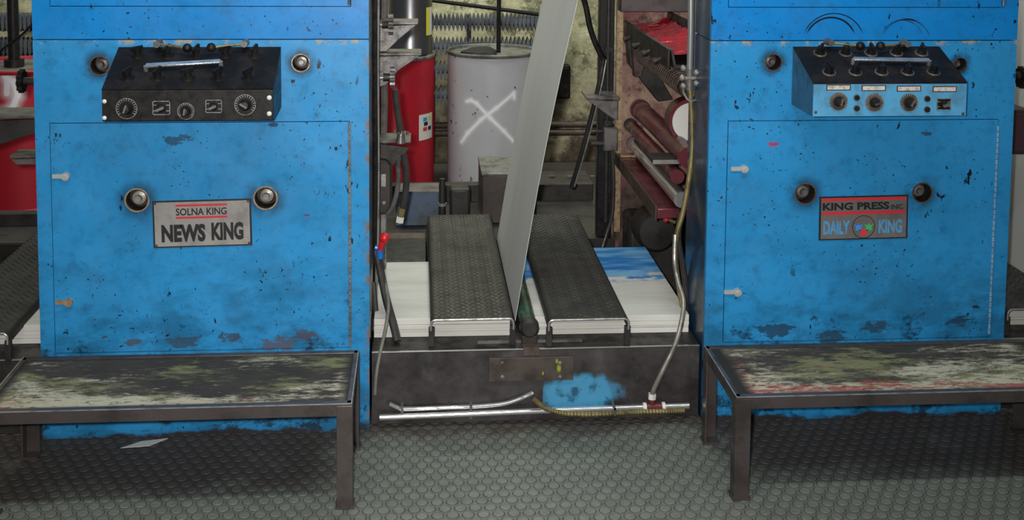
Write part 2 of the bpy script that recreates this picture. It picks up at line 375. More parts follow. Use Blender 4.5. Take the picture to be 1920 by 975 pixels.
def press(x0, x1, seamz, door, sockets, upper_open, latches, hinge, levers, label, mats, side_name):
    zt=1.80; t=Thing('printing_press_unit',label,'press unit',((x0+x1)/2,.14,0),'blue press units')
    bx=t.b.x
    dx0,dx1,dz0,dz1=door
    holes=[]; sk=[]
    for i,(px,py,r,br) in enumerate(sockets):
        c=P(px,py,0); holes.append((c.x,c.z,r*K(0)))
    mark=[(x-bx,z,r,.9 if i<2 else .75) for i,(x,z,r) in enumerate(holes)]
    lo=blue_paint(mats[0],mats[1],True,mark,mats[3],None,mats[4],[(P(a,b,0).x-bx,P(a,b,0).z,r*K(0),cl) for a,b,r,cl in mats[6]])
    hi=blue_paint(mats[0]+'_upper',mats[2],False,None,None,[(a-bx,b,c,d) for a,b,c,d in mats[5]],mats[4]+3)
    g=.0022
    front=plate([rect(x0,x1,.0,seamz-.0015),rect(dx0-g,dx1+g,dz0-g,dz1+g)]+[circ(*holes[i]) for i in (0,1)],0,.02)
    t.part('lower_cover',front,lo,smooth=0)
    for xa,xb in ((x0,x0+.004),(x1-.004,x1)): t.part('side_panel',MB().box(xa,xb,.02,.28,0,seamz-.0015),M['sidepaint'],smooth=0)
    d=t.part('door',plate([rect(dx0,dx1,dz0,dz1)]+[circ(*holes[i]) for i in (2,3)],-.0015,.016),lo,smooth=0)
    t.part('door_backing',MB().box(dx0-.02,dx1+.02,.06,.066,dz0-.02,dz1+.02),M['black'],smooth=0)
    ux0,ux1,uz=upper_open
    t.part('upper_cover',plate([rect(x0,x1,seamz+.0015,zt),rect(ux0-g,ux1+g,uz-g,zt-.08)],0,.02),hi,smooth=0)
    for xa,xb in ((x0,x0+.004),(x1-.004,x1)): t.part('upper_side_panel',MB().box(xa,xb,.02,.28,seamz+.0015,zt),M['sidepaint'],smooth=0)
    t.part('roof_panel',MB().box(x0+.004,x1-.004,.02,.28,zt-.004,zt),hi,smooth=0)
    ud=t.part('upper_door',MB().box(ux0,ux1,-.0015,.014,uz,zt-.08-2*g),hi,smooth=0)
    t.part('frame_plate',MB().box(x0+.012,x1-.012,.281,.33,0,zt),M['dark'],smooth=0)
    if side_name=='left': t.part('machine_housing',MB().box(x0+.03,x1-.012,.331,1.25,.02,1.7),M['dark'],smooth=0)
    else: t.part('machine_housing',MB().box(1.20,x1-.03,.331,1.26,.02,1.7),M['dark'],smooth=0)
    for i,(px,py,r,br) in enumerate(sockets): socket(t,px,py,r,br,0,d if i>1 else None)
    for px,py,mt in latches: latch(t,px,py,M['latch'] if mt=='steel' else M[mt],d)
    hx,hz0,hz1=hinge; m=MB(); k=hz0
    while k<hz1-.012:
        m.cyl((hx,-.0035,k),(hx,-.0035,k+.0155),.0042,None,8); k+=.0175
    t.part('piano_hinge',m,M['steel'] if side_name=='left' else M['hingeblue'],d)
    t.part('hinge_stub',MB().cyl((hx,-.0035,uz+.004),(hx,-.0035,zt-.09),.0042,None,8),M['steel2'],ud)
    for (p0,p1) in levers:
        a=P(*p0,-.035); b=P(*p1,-.06)
        m=MB().cyl((a.x,.0,a.z),(a.x,-.044,a.z),.011,.010,14)
        l=t.part('lever',m,M['steel2'])
        t.part('lever_rod',MB().cyl((a.x,-.036,a.z),b,.0042,.0036,10),M['brass'],l)
        t.part('ball_knob',MB().ball(b,.0135),M['black'],l)
    return t
LX0,LX1=P(67,300,0).x,P(692,300,0).x
RX0,RX1=P(1328,300,0).x,P(1897,300,0).x
zsL=P(380,74,0).z; zsR=P(1620,76,0).z
TANC=(168,146,110)
press(LX0,LX1,zsL,(P(99,430,0).x,P(655,430,0).x,P(370,656,0).z,P(370,230,0).z),
    [(187,123,17,0),(564,118,16,1),(257,375,21,1),(498,371,21,1)],
    (P(95,30,0).x,P(657,30,0).x,P(370,11,0).z),
    [(118,330,'steel'),(124,566,'tan')],
    (P(656,430,0).x,P(655,648,0).z,P(655,232,0).z),
    [((295,83),(351,90)),((458,82),(396,89))],
    'blue steel press cabinet on the left, carrying the all-black control console',
    ('blue_paint_a',(44,144,204),(16,132,206),[(2,zsL-.022,zsL-.004,TANC),(0,(LX1-LX0)/2-.02,(LX1-LX0)/2+.0,(120,96,72))],0.0,[],[(577,403,6,(120,30,60)),(572,628,30,(76,70,78)),(520,645,40,(84,78,86)),(430,632,26,(60,64,74)),(345,640,34,(52,70,86)),(330,262,26,(24,60,84)),(250,642,16,(74,70,78)),(196,632,9,(60,64,74)),(515,234,10,(16,18,24))]),'left')
ac=[(1557,82,51,.0035),(1562,86,63,.0022),(1698,84,50,.0035),(1690,80,44,.0018)]
press(RX0,RX1,zsR,(P(1361,430,0).x,P(1862,430,0).x,P(1600,636,0).z,P(1600,226,0).z),
    [(1450,117,16,0),(1800,121,13,0),(1510,363,20,0),(1729,361,19,0)],
    (P(1366,30,0).x,P(1876,30,0).x,P(1620,13,0).z),
    [(1389,316,'steel'),(1376,547,'steel')],
    (P(1862,430,0).x,P(1862,625,0).z,P(1862,230,0).z),
    [((1557,80),(1613,86)),((1700,82),(1651,86))],
    'blue steel press cabinet on the right, carrying the blue-fronted control console',
    ('blue_paint_b',(42,142,202),(16,128,204),[(2,zsR-.022,zsR-.004,TANC),(0,-.55,-.60,(120,96,72))],5.3,
     [(P(a,b,0).x,P(a,b,0).z,r*K(0),w_) for a,b,r,w_ in ac],[(1449,270,13,(170,20,50)),(1403,400,5,(120,30,60)),(1735,250,16,(40,60,70)),(1640,612,34,(38,62,80)),(1450,618,40,(34,54,70)),(1560,632,40,(40,60,74)),(1800,600,30,(34,54,70)),(1830,575,9,(16,18,24))]),'right')
# ------------------------------------------------------------------ control consoles
def console(fl, fr, fy0, fy1, byp, black, label, dials):
    YF=-.20; YD=0; mid=(fl+fr)/2
    x0=P(fl,(fy0+fy1)/2,YF).x; x1=P(fr,(fy0+fy1)/2,YF).x; zt=P(mid,fy0,YF).z; zb=P(mid,fy1,YF).z; zk=P(mid,byp,0).z
    YB=-.002
    t=Thing('control_console',label,'control console',((x0+x1)/2,YB,zb),'press control consoles')
    body=M['black'] if black else simple('console_shaded_side',(52,92,116),.45,0,(40,62,78),.6,14)  # non-black housing coloured darker than its front: side shade painted in
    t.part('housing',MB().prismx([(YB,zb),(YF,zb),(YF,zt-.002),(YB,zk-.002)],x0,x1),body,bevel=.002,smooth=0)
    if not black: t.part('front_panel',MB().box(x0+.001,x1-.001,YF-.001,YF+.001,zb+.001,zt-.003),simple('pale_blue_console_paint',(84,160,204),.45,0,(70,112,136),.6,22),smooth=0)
    o=Vector((0,YF,zt)); ev=(Vector((0,YB,zk))-o); sl=ev.length; ev.normalize(); nn=Vector((0,-ev.z,ev.y))
    def S(u,v,h=0): q=o+ev*(v*sl)+nn*h; return Vector((x0+(x1-x0)*u,q.y,q.z))
    m=MB(); a=[S(0,0,-.001),S(1,0,-.001),S(1,1,-.001),S(0,1,-.001),S(0,0,.002),S(1,0,.002),S(1,1,.002),S(0,1,.002)]
    m.add(a,[(3,2,1,0),(4,5,6,7),(0,1,5,4),(1,2,6,5),(2,3,7,6),(3,0,4,7)])
    t.part('top_panel',m,M['panelblack'],smooth=0)
    # ten selector knobs in two rows
    for row,v in enumerate((.27,.80)):
        for k in range(5):
            u=(.135+.178*k) if black else ((.14+.172*k) if row==0 else (.155+.172*k))
            if black and row==0: u-=.01
            c=S(u,v,.002)
            mm=MB().cyl(c,c+nn*.006,.0165,.0155,18); mm.cyl(c+nn*.006,c+nn*.024,.011,.0095,14)
            kb=t.part('selector_knob',mm,M['black'])
            ang=random.uniform(-.5,.5)+(.75 if black else 1.3); dv=(Vector((1,0,0))*math.cos(ang)+ev*math.sin(ang))
            t.part('wing',MB().bar(c+nn*.022-dv*.017,c+nn*.022+dv*.017,.007,.014,nn),M['black'],kb)
            t.part('collar',MB().revolve(c,nn,[(.0165,.0),(.0205,.0),(.0195,.003),(.0165,.003)],20,True),M['steel2'] if not black else M['black'],kb)
    # grab handle across the panel
    h0,h1=((S(.22,.42,.020),S(.66,.52,.020)) if black else (S(.33,.50,.020),S(.83,.46,.020)))
    hd=t.part('handle',MB().bar(h0,h1,.018,.006,nn),M['chrome'],bevel=.002)
    for q in (h0,h1): t.part('handle_post',MB().cyl(q-nn*.0178,q-nn*.001,.006,None,10),M['steel'],hd)
    # front face
    for d in dials:
        kind,px,py,r=d; c=P(px,py,YF); R=r*K(YF)
        if kind=='dial':
            s=t.part('dial',MB().cyl((c.x,YF-.004,c.z),(c.x,YF,c.z),R,None,28),M['black'] if black else M['rust'])
            mk=MB()
            for i in range(17):
                an=-2.2+4.4*i/16+PI/2; dx,dz=math.cos(an),math.sin(an)
                mk.bar((c.x+dx*R*.72,YF-.0043,c.z+dz*R*.72),(c.x+dx*R*.92,YF-.0043,c.z+dz*R*.92),.0016,.001,(0,1,0))
            mk.revolve((c.x,YF-.0044,c.z),(0,1,0),[(R*.94,0),(R*.985,0),(R*.985,.0006),(R*.94,.0006)],28,True)
            t.part('scale_marks',mk,M['whiteprint'],s)
            kb=t.part('knob',MB().revolve((c.x,YF-.004,c.z),(0,-1,0),[(R*.56,0),(R*.54,.006),(R*.42,.012),(R*.36,.022),(1e-4,.023)],18),M['black'],s)
            an=random.uniform(.3,2.6)
            t.part('pointer',MB().bar((c.x-math.cos(an)*R*.3,YF-.028,c.z-math.sin(an)*R*.3),(c.x+math.cos(an)*R*.45,YF-.028,c.z+math.sin(an)*R*.45),.005,.008,(0,1,0)),M['steel2'],s)
        elif kind=='switch':
            s=t.part('switch_plate',MB().box(c.x-R,c.x+R,YF-.003,YF,c.z-R*.82,c.z+R*.82),M['black'],smooth=0)
            mk=MB()
            for (a0,a1,b0,b1) in ((-1,1,.74,.82),(-1,1,-.82,-.74),(-1,-.92,-.82,.82),(.92,1,-.82,.82),(.55,.95,.3,.38),(.55,.95,-.38,-.3),(-.95,-.55,.3,.38),(-.95,-.55,-.38,-.3)):
                mk.box(c.x+a0*R,c.x+a1*R,YF-.0038,YF-.003,c.z+b0*R,c.z+b1*R)
            t.part('scale_marks',mk,M['whiteprint'],s,smooth=0)
            t.part('knob',MB().revolve((c.x,YF-.003,c.z),(0,-1,0),[(R*.5,0),(R*.48,.01),(R*.3,.016),(1e-4,.017)],16),M['black'],s)
            t.part('pointer',MB().bar((c.x-R*.42,YF-.02,c.z-R*.18),(c.x+R*.42,YF-.02,c.z+R*.18),.007,.01,(0,1,0)),M['steel2'],s)
        elif kind=='button':
            s=t.part('button_collar',MB().cyl((c.x,YF-.003,c.z),(c.x,YF,c.z),R,None,16),M['rust'])
            t.part('button',MB().cyl((c.x,YF-.009,c.z),(c.x,YF-.003,c.z),R*.62,R*.7,14),M['black'],s)
        elif kind=='tag':
            s=t.part('label_strip',MB().box(c.x-R,c.x+R,YF-.002,YF,c.z-.0058,c.z+.0058),M['tagwhite'],smooth=0)
            t.part('strip_backing',MB().box(c.x-R-.004,c.x+R+.004,YF-.0012,YF,c.z-.009,c.z+.009),M['rust'],s,smooth=0)
        elif kind=='screw':
            t.part('screw',MB().revolve((c.x,YF,c.z),(0,-1,0),[(R,0),(R,.002),(R*.5,.004),(1e-4,.0045)],12),M['white'] if black else M['rust'])
console(191,512.5,168,227,89,True,'black control console with slanted top on the left blue cabinet',
    [('dial',238,203,20),('switch',303,202,16),('dial',349,208,16),('switch',401,199,15),('dial',460,196,20),
     ('screw',196,190,4),('screw',196,221,4),('screw',505,183,4.5),('screw',505,213,4.5)])
console(1524,1812,156,218,88,False,'pale-blue-fronted control console with black slanted top on the right cabinet',
    [('dial',1572,190,18),('dial',1639,192,18),('dial',1704,192,18),('switch',1769,195,14),
     ('button',1606,183,6.5),('button',1606,203,6.5),('button',1738,185,6.5),('button',1738,205,6.5),
     ('tag',1572,164,22),('tag',1638,165,22),('tag',1704,166,22),('tag',1771,167,22),('screw',1529,210,3),('screw',1805,213,3)])
# ------------------------------------------------------------------ name plates
def nameplate(p, label, mat, fill):
    cs=[P(*q,-.0015) for q in p]; c=sum(cs,Vector())/4; wd=((cs[1]-cs[0]).length+(cs[2]-cs[3]).length)/2; ht=((cs[3]-cs[0]).length+(cs[2]-cs[1]).length)/2
    rot=math.atan2(cs[1].z-cs[0].z,cs[1].x-cs[0].x)
    t=Thing('name_plate',label,'name plate',(c.x,-.0015,c.z),'maker name plates')
    C=(c.x,c.z); Y0=-.0015; YS=-.0055
    def B(u0,u1,v0,v1,y0,y1): return turn(MB().box(c.x+(u0-.5)*wd,c.x+(u1-.5)*wd,y0,y1,c.z+(.5-v1)*ht,c.z+(.5-v0)*ht),C,rot)
    def T(s,u0,u1,v0,v1,bold): return turn(text(s,c.x+(u0-.5)*wd,c.x+(u1-.5)*wd,c.z+(.5-v1)*ht,c.z+(.5-v0)*ht,YS-.0006,YS+.0002,bold),C,rot)
    t.part('border',B(0,1,0,1,Y0,YS+.001),M['letterblack'],smooth=0)
    t.part('face',B(.018,.982,.03,.97,Y0,YS),mat,smooth=0)
    fill(t,B,T,C,rot,wd,ht,c,YS)
    return t
def fillL(t,B,T,C,rot,wd,ht,c,YS):
    t.part('red_bar',B(.235,.755,.085,.128,YS-.0006,YS+.0002),M['letterred'],smooth=0)
    t.part('red_bar',B(.235,.755,.345,.388,YS-.0006,YS+.0002),M['letterred'],smooth=0)
    t.part('lettering',T('SOLNA KING',.237,.75,.165,.32,.02),M['letterblack'],smooth=0)
    t.part('lettering',T('NEWS',.085,.53,.505,.885,.05),M['letterblack'],smooth=0)
    t.part('lettering',T('KING',.59,.915,.485,.87,.05),M['letterblack'],smooth=0)
    for u,v in ((.03,.05),(.97,.05),(.03,.95),(.97,.95)):
        x,z=c.x+(u-.5)*wd,c.z+(.5-v)*ht; t.part('rivet',turn(MB().cyl((x,YS-.002,z),(x,YS,z),.004,None,10),C,rot),M['rust'])
def fillR(t,B,T,C,rot,wd,ht,c,YS):
    t.part('red_bar',B(.02,.965,.035,.10,YS-.0006,YS+.0002),M['letterred'],smooth=0)
    t.part('red_bar',B(.03,.965,.345,.415,YS-.0006,YS+.0002),M['letterred'],smooth=0)
    t.part('lettering',T('KING PRESS',.035,.785,.14,.315,.04),M['letterblack'],smooth=0)
    t.part('lettering',T('INC.',.805,.95,.21,.315,.018),M['letterblack'],smooth=0)
    t.part('lettering',T('DAILY',.045,.345,.55,.87,.04),M['letterblue'],smooth=0)
    t.part('lettering',T('KING',.67,.935,.55,.87,.04),M['letterblue'],smooth=0)
    R=.25*ht; x,z=c.x,c.z-.21*ht
    e=t.part('emblem_ring',turn(MB().revolve((x,YS-.0006,z),(0,1,0),[(R,0),(R*1.06,0),(R*1.06,.0008),(R,.0008)],32,True),C,rot),M['letterblack'])
    def crown(cx,cz,s,mat,nm):
        pl=[(-.5,-.6),(.5,-.6),(.5,.1),(.95,.55),(.4,.35),(.15,.35),(0,.8),(-.15,.35),(-.4,.35),(-.95,.55),(-.5,.1)]
        t.part('crown',turn(plate([[(cx+a*s,cz+b*s) for a,b in pl]],YS-.0012,YS-.0002),C,rot),M[mat],e,smooth=0)
    crown(x-R*.48,z-R*.02,R*.52,'crownblue','b'); crown(x+R*.48,z-R*.02,R*.52,'crowngreen','g'); crown(x,z-R*.48,R*.52,'crownred','r')
nameplate([(286,377),(471,372),(473,460),(288,464)],'grey metal plate reading NEWS KING with red bars, on the left cabinet door',M['nameplate'],fillL)
nameplate([(1535,369),(1702,365),(1701,446),(1536,450)],'dull grey plate reading KING PRESS INC. and DAILY KING, on the right cabinet door',M['nameplate2'],fillR)
# ------------------------------------------------------------------ step benches
def bench_top(name, redspot, seed):
    n=NT(name)
    c=n.mix(n.ramp(n.noise(5,4),.3,.7),srgb(62,60,58),srgb(76,72,68))
    st=(.45,1.3,1)
    k=n.noise(30,8,.78,stretch=st,off=(seed,seed*2,0)); big=n.noise(3.4,4,.62,stretch=(.8,1.7,1),off=(seed,4,1))
    c=n.mix(n.ramp(n.math('ADD',n.math('MULTIPLY',k,.75),n.math('MULTIPLY',big,.85)),.77,.93,0,.85),c,srgb(132,132,96))
    k2=n.noise(38,8,.80,stretch=st,off=(seed+5,1,0)); b2=n.noise(3.6,4,.62,stretch=(.8,1.7,1),off=(seed+9,2,1))
    yb=n.ramp(n.xyz(1),-.06,-.15,0,.10)
    c=n.mix(n.ramp(n.math('ADD',n.math('ADD',n.math('MULTIPLY',k2,.75),yb),n.math('MULTIPLY',b2,.85)),.80,.95,0,.9),c,srgb(190,184,162))
    k3=n.noise(26,7,.78,stretch=st,off=(seed+2,8,0)); sp=n.math('ADD',n.math('MULTIPLY',n.noise(2.6,3,.5,off=(seed+3,3,3)),.7),n.math('MULTIPLY',yb,redspot))
    c=n.mix(n.ramp(n.math('ADD',n.math('MULTIPLY',k3,.75),sp),.86,.95,0,.8),c,srgb(150,62,64))
    k4=n.noise(75,4,.7,stretch=st,off=(seed,0,2)); c=n.mix(n.ramp(k4,.56,.64,0,.9),c,srgb(60,57,55))
    # worn to bare dark steel along the rim
    ex=n.ramp(n.math('ABSOLUTE',n.xyz(0)),.43,.47,0,1); ey=n.ramp(n.math('ABSOLUTE',n.xyz(1)),.145,.17,0,1)
    c=n.mix(n.math('MAXIMUM',ex,ey),c,srgb(50,50,50))
    return n.out(c,.85,0,.08,k,.3,.003)
def bench(x0,x1,y0,y1,z,label,mat,legs):
    t=Thing('step_bench',label,'bench',((x0+x1)/2,(y0+y1)/2,0),'steel step benches'); r=.034; th=.0055
    t.part('top_plate',MB().box(x0+.004,x1-.004,y0+.004,y1-.004,z-.012,z-.003),mat,smooth=0)
    for (a,b,yy,s) in ((x0,x1,y0,1),(x0,x1,y1,-1)):     # angle-iron rails: upright flange
        t.part('long_rail',MB().prismx([(yy,z-r),(yy,z),(yy+s*.022,z),(yy+s*.022,z-th),(yy+s*th,z-th),(yy+s*th,z-r)],a,b),M['frame'],smooth=0,bevel=.001)
    t.part('edge_highlight',MB().box(x0,x1,y0-.0008,y0+.003,z-.0015,z+.0008),M['steel'],smooth=0)  # bright strips imitate the highlight along the rails' top edges
    for (xx,s) in ((x0,1),(x1,-1)):
        t.part('edge_highlight',MB().box(xx+s*.0,xx+s*.003,y0+.003,y1-.003,z-.001,z+.0008),M['steel'],smooth=0)
    for (xx,s) in ((x0,1),(x1,-1)):
        t.part('end_rail',MB().prism([(xx,z-r),(xx,z),(xx+s*.014,z),(xx+s*.014,z-th),(xx+s*th,z-th),(xx+s*th,z-r)],y0+th,y1-th),M['frame'],smooth=0,bevel=.001)
    for (xx,s) in ((x0,1),(x1,-1)):
        for (yy,q) in ((y0,1),(y1,-1)):
            l=.042; x_=xx-s*.001; y_=yy-q*.001
            pl=[(x_,y_),(x_+s*l,y_),(x_+s*l,y_+q*.006),(x_+s*.006,y_+q*.006),(x_+s*.006,y_+q*l),(x_,y_+q*l)]
            if s*q<0: pl=pl[::-1]
            g=t.part('leg',MB().slab(pl,.008,z-.006),M['frame'],smooth=0,bevel=.001)
            t.part('foot_pad',MB().box(x_-s*.004,x_+s*.046,y_-q*.004,y_+q*.046,.0022,.009),M['frame'],g,smooth=0)
M['frame']=simple('grimy_angle_iron',(92,84,82),.42,.55,(50,44,42),.7,9)
bz=.29
fr=PZ(657,757,bz); bk=PZ(676,657,bz); lf=PZ(45,668,bz)
bench(lf.x,(fr.x+bk.x)/2,fr.y,min((bk.y+lf.y)/2,-.03),bz,'paint-spattered step bench in front of the left blue cabinet',bench_top('spattered_plate_a',0.3,1.0),0)
fl_=PZ(1383,745,bz); bl_=PZ(1318,648,bz)
bench((fl_.x+bl_.x)/2,RX1+.02,fl_.y,min(bl_.y,-.03),bz,'red and cream spattered step bench in front of the right blue cabinet',bench_top('spattered_plate_b',1.6,4.2),0)
# ------------------------------------------------------------------ cross beams between the units
BT=.232; BY=.035
n=NT('beam_front_metal'); c=n.mix(n.ramp(n.noise(6,5,.7),.35,.7),srgb(74,70,70),srgb(40,36,35))
c=n.mix(n.math('MULTIPLY',n.ramp(n.noise(9,4),.52,.66,0,.5),n.ramp(n.xyz(2),.0,.2)),c,srgb(98,94,94))
bx0=P(1010,715,BY).x-.356
k=n.math('ADD',n.math('MULTIPLY',n.spot(bx0+.115,.085,.02,.17,.9,1.7),.9),n.math('MULTIPLY',n.math('SUBTRACT',n.noise(9,5,.7,stretch=(1,1,.6)),.5),1.0))
bl=n.math('MULTIPLY',n.ramp(k,.22,.58),n.ramp(n.xyz(0),bx0,bx0+.002))
c=n.mix(bl,c,n.mix(n.ramp(n.noise(30,4),.5,.7),srgb(78,156,198),srgb(44,96,126)))
M['beamfront']=n.out(c,.42,.3,.5,n.noise(20,4),.2,.004)
def beam(x0,x1,label,main):
    t=Thing('cross_beam',label,'beam',((x0+x1)/2,BY+.09,0),'cross beams at floor level')
    t.part('front_plate',MB().box(x0,x1,BY,BY+.012,.004,BT-.004),M['beamfront'] if main else M['dark'],smooth=0)
    t.part('top_plate',MB().box(x0,x1,BY,BY+.30,BT-.004,BT),M['dark'],smooth=0)
    t.part('edge_strip',MB().box(x0,x1,BY-.002,BY+.0025,BT-.0015,BT+.0015),M['rollerchrome'],smooth=0)
    t.part('back_plate',MB().box(x0,x1,BY+.29,BY+.30,.004,BT-.004),M['dark'],smooth=0)
    if main:
        a,b=P(917,672,BY-.008),P(1075,712,BY-.008)
        n=NT('drip_marked_plate'); c=n.mix(n.ramp(n.noise(14,5,.65),.42,.68,0,.8),srgb(84,74,68),srgb(48,40,36))
        for pq,r in (((1048,690),9),((1018,700),4),((1044,677),5)):
            q=P(*pq,BY-.009); c=n.mix(n.spot(q.x-t.b.x,q.z,r*.3*K(0),r*K(0),1.6,.8),c,srgb(150,170,40))
        g=t.part('cover_plate',MB().box(a.x,b.x,BY-.009,BY,b.z,a.z),n.out(c,.5,.3),bevel=.001,smooth=0)
        for px in (942,1050):
            for py in (681,707):
                q=P(px,py,BY-.009); t.part('bolt',MB().revolve((q.x,BY-.009,q.z),(0,-1,0),[(.0075,0),(.007,.003),(1e-4,.005)],12),M['steel2'],g)
        a,b=P(981,652,BY-.004),P(1011,666,BY-.004)
        t.part('tab',MB().box(a.x,b.x,BY-.006,BY+.03,b.z,BT+.006),M['rust'],smooth=0,bevel=.001)
        t.part('ledge_strip',MB().box(P(895,645,.1).x,P(1090,645,.1).x,BY+.05,BY+.062,BT,BT+.006),M['steel2'],smooth=0)
beam(LX1+.006,RX0-.006,'dark grimy steel cross beam between the two blue cabinets, with a blue patch',True)
beam(-1.95,LX0-.006,'dark cross beam left of the left cabinet',False)
beam(RX1+.006,2.6,'dark cross beam right of the right cabinet',False)
fb=Thing('far_cross_beam','dark oily beam behind the tread plates, carrying the metal box','beam',(.36,1.5,0))
fb.part('top_plate',MB().box(-.14,.80,1.20,1.799,.222,.232),M['oily'] if 'oily' in M else M['dark'],smooth=0)
fb.part('front_plate',MB().box(-.14,.80,1.20,1.212,.002,.222),M['dark'],smooth=0)
fb.part('back_plate',MB().box(-.14,.44,1.80,1.86,.232,P(900,346,1.8).z),M['dark'],smooth=0,bevel=.004)
lz=P(1050,345,1.80).z
fb.part('rear_ledge',MB().box(.441,.80,1.80,PZ(1050,320,lz).y,.232,lz),M['dark'],smooth=0,bevel=.004)
for px in (1068,1110,1035): q=PZ(px,333,lz); fb.part('bolt',MB().cyl((q.x,q.y,lz),(q.x,q.y,lz+.008),.014,None,6),M['steel2'])
lb_=Thing('far_cross_beam','dark oily beam below the scrawled red drum, left of the left cabinet','beam',(-1.6,1.4,0))
lb_.part('top_plate',MB().box(-2.3,-1.10,1.252,1.50,.222,.232),M['dark'],smooth=0)
lb_.part('rear_plate',MB().box(-2.3,-1.10,1.50,1.56,.002,P(30,401,1.5).z),M['dark'],smooth=0,bevel=.004)
# ------------------------------------------------------------------ paper
def paper_mat(name, stain):
    n=NT(name); c=n.mix(n.ramp(n.noise(6,4,.6,stretch=(.5,3,1)),.35,.7),srgb(214,212,205),srgb(198,195,188))
    if stain:
        k=n.math('ADD',n.math('ADD',n.ramp(n.xyz(1),-.22,.22,0,1.0),n.math('MULTIPLY',n.math('SUBTRACT',n.noise(5,7,.72,stretch=(1.4,3,1)),.5),1.25)),n.ramp(n.xyz(0),.10,.30,0,-.16))
        c=n.mix(n.ramp(k,.45,.60),c,n.mix(n.ramp(n.noise(7,4,.6,stretch=(.5,2.5,1)),.4,.66),srgb(28,112,188),srgb(120,176,216)))
    return n.out(c,.8,0,.2)
def papers(x0,x1,y0,y1,z0,label,stain,nm,skew=0):
    t=Thing('paper_stack',label,'paper stack',((x0+x1)/2,(y0+y1)/2,z0),'newsprint stacks under the tread plates'); m=paper_mat(nm,stain)
    hs=[.016,.009,.014,.02]; z=z0; 
    for i,h in enumerate(hs):
        d=random.uniform(0,.006); e=.0012
        t.part('paper_layer',MB().slab([(x0,y0+d),(x1,y0+d-.004),(x1-.002,y1+skew-d),(x0+.002,y1-d)],z+e*.3,z+h),m,smooth=0,bevel=.0015); z+=h+.0002
papers(LX1+.008,.292,.150,.745,BT,'plain white newsprint stack under the left tread plate',False,'paper_plain')
papers(.372,.868,.146,.875,BT,'white newsprint stack stained with blue ink, under the right tread plate',True,'paper_blue',.01)
papers(-1.85,-1.125,.165,.75,BT,'white newsprint stack at the far left, left of the left cabinet',False,'paper_plain_b')
papers(1.862,2.5,.150,.80,BT,'white newsprint stack at the far right, right of the right cabinet',False,'paper_plain_c')
m=MB()
single('folded_black_sheet',MB().prismx([(.76,BT),(.752,BT+.05),(.80,BT+.062),(1.02,BT+.066),(1.03,BT)],LX1+.012,.03),M['blackmat'],'folded black sheet behind the plain white newsprint stack','sheet',(-.06,.9,BT),bevel=.004)
single('rusty_plate',MB().box(LX1+.012,.03,1.04,1.185,.20,.272),M['rust'],'brown rusty plate lying behind the folded black sheet','plate',(-.06,1.1,.2),bevel=.003)
def web(x,label,nm,z0=.262):
    pts=[]; N=14
    for i in range(N+1):
        z=z0+(1.85-z0)*i/N; q=(z-.28); pts.append((x+q*.185-.012*math.sin(PI*min(max(q/1.1,0),1)),z))
    poly=[(a-.0008,b) for a,b in pts]+[(a+.0008,b) for a,b in pts[::-1]]
    n=NT(nm); c=n.mix(n.ramp(n.noise(9,4,.6,stretch=(1,1,.15)),.3,.7),srgb(200,199,196),srgb(195,194,191)); mt=n.out(c,.8,0,.2)
    m=MB(); vs=[]; fs=[]; L=len(poly)
    vs=[(a,.2,b) for a,b in poly]+[(a,1.1,b) for a,b in poly]
    fs=[(i,L+i,L+(i+1)%L,(i+1)%L) for i in range(L)]+[(i,i+1,L-2-i,L-1-i) for i in range(N)]+[(L+i,L+L-1-i,L+L-2-i,L+i+1) for i in range(N)]
    m.add(vs,fs)
    single('paper_web',m,mt,label,'paper web',(x,.65,z0),'newsprint webs')
web(.316,'grey newsprint web rising from the roller between the two tread plates','web_a')
web(2.135,'pale newsprint web at the right frame edge, beyond the right cabinet','web_b')
rl=Thing('guide_roller','dark green guide roller lying between the two tread plates','roller',(.345,.65,BT))
rl.part('roller_tube',MB().cyl((.347,.09,.283),(.347,1.15,.283),.026,None,24),simple('green_roller',(58,92,78),.35,.3,(30,36,34),.6,9))
rl.part('collar',MB().revolve((.347,.062,.283),(0,1,0),[(1e-4,0),(.022,0),(.029,.006),(.031,.03),(.028,.03)],24),M['dark'])
rl.part('bearing_block',MB().box(.322,.372,.066,.092,BT+.0005,.262),M['dark'],bevel=.003)
rl.part('bearing_block',MB().box(.322,.372,1.152,1.18,BT-.03,.262),M['dark'],bevel=.003)
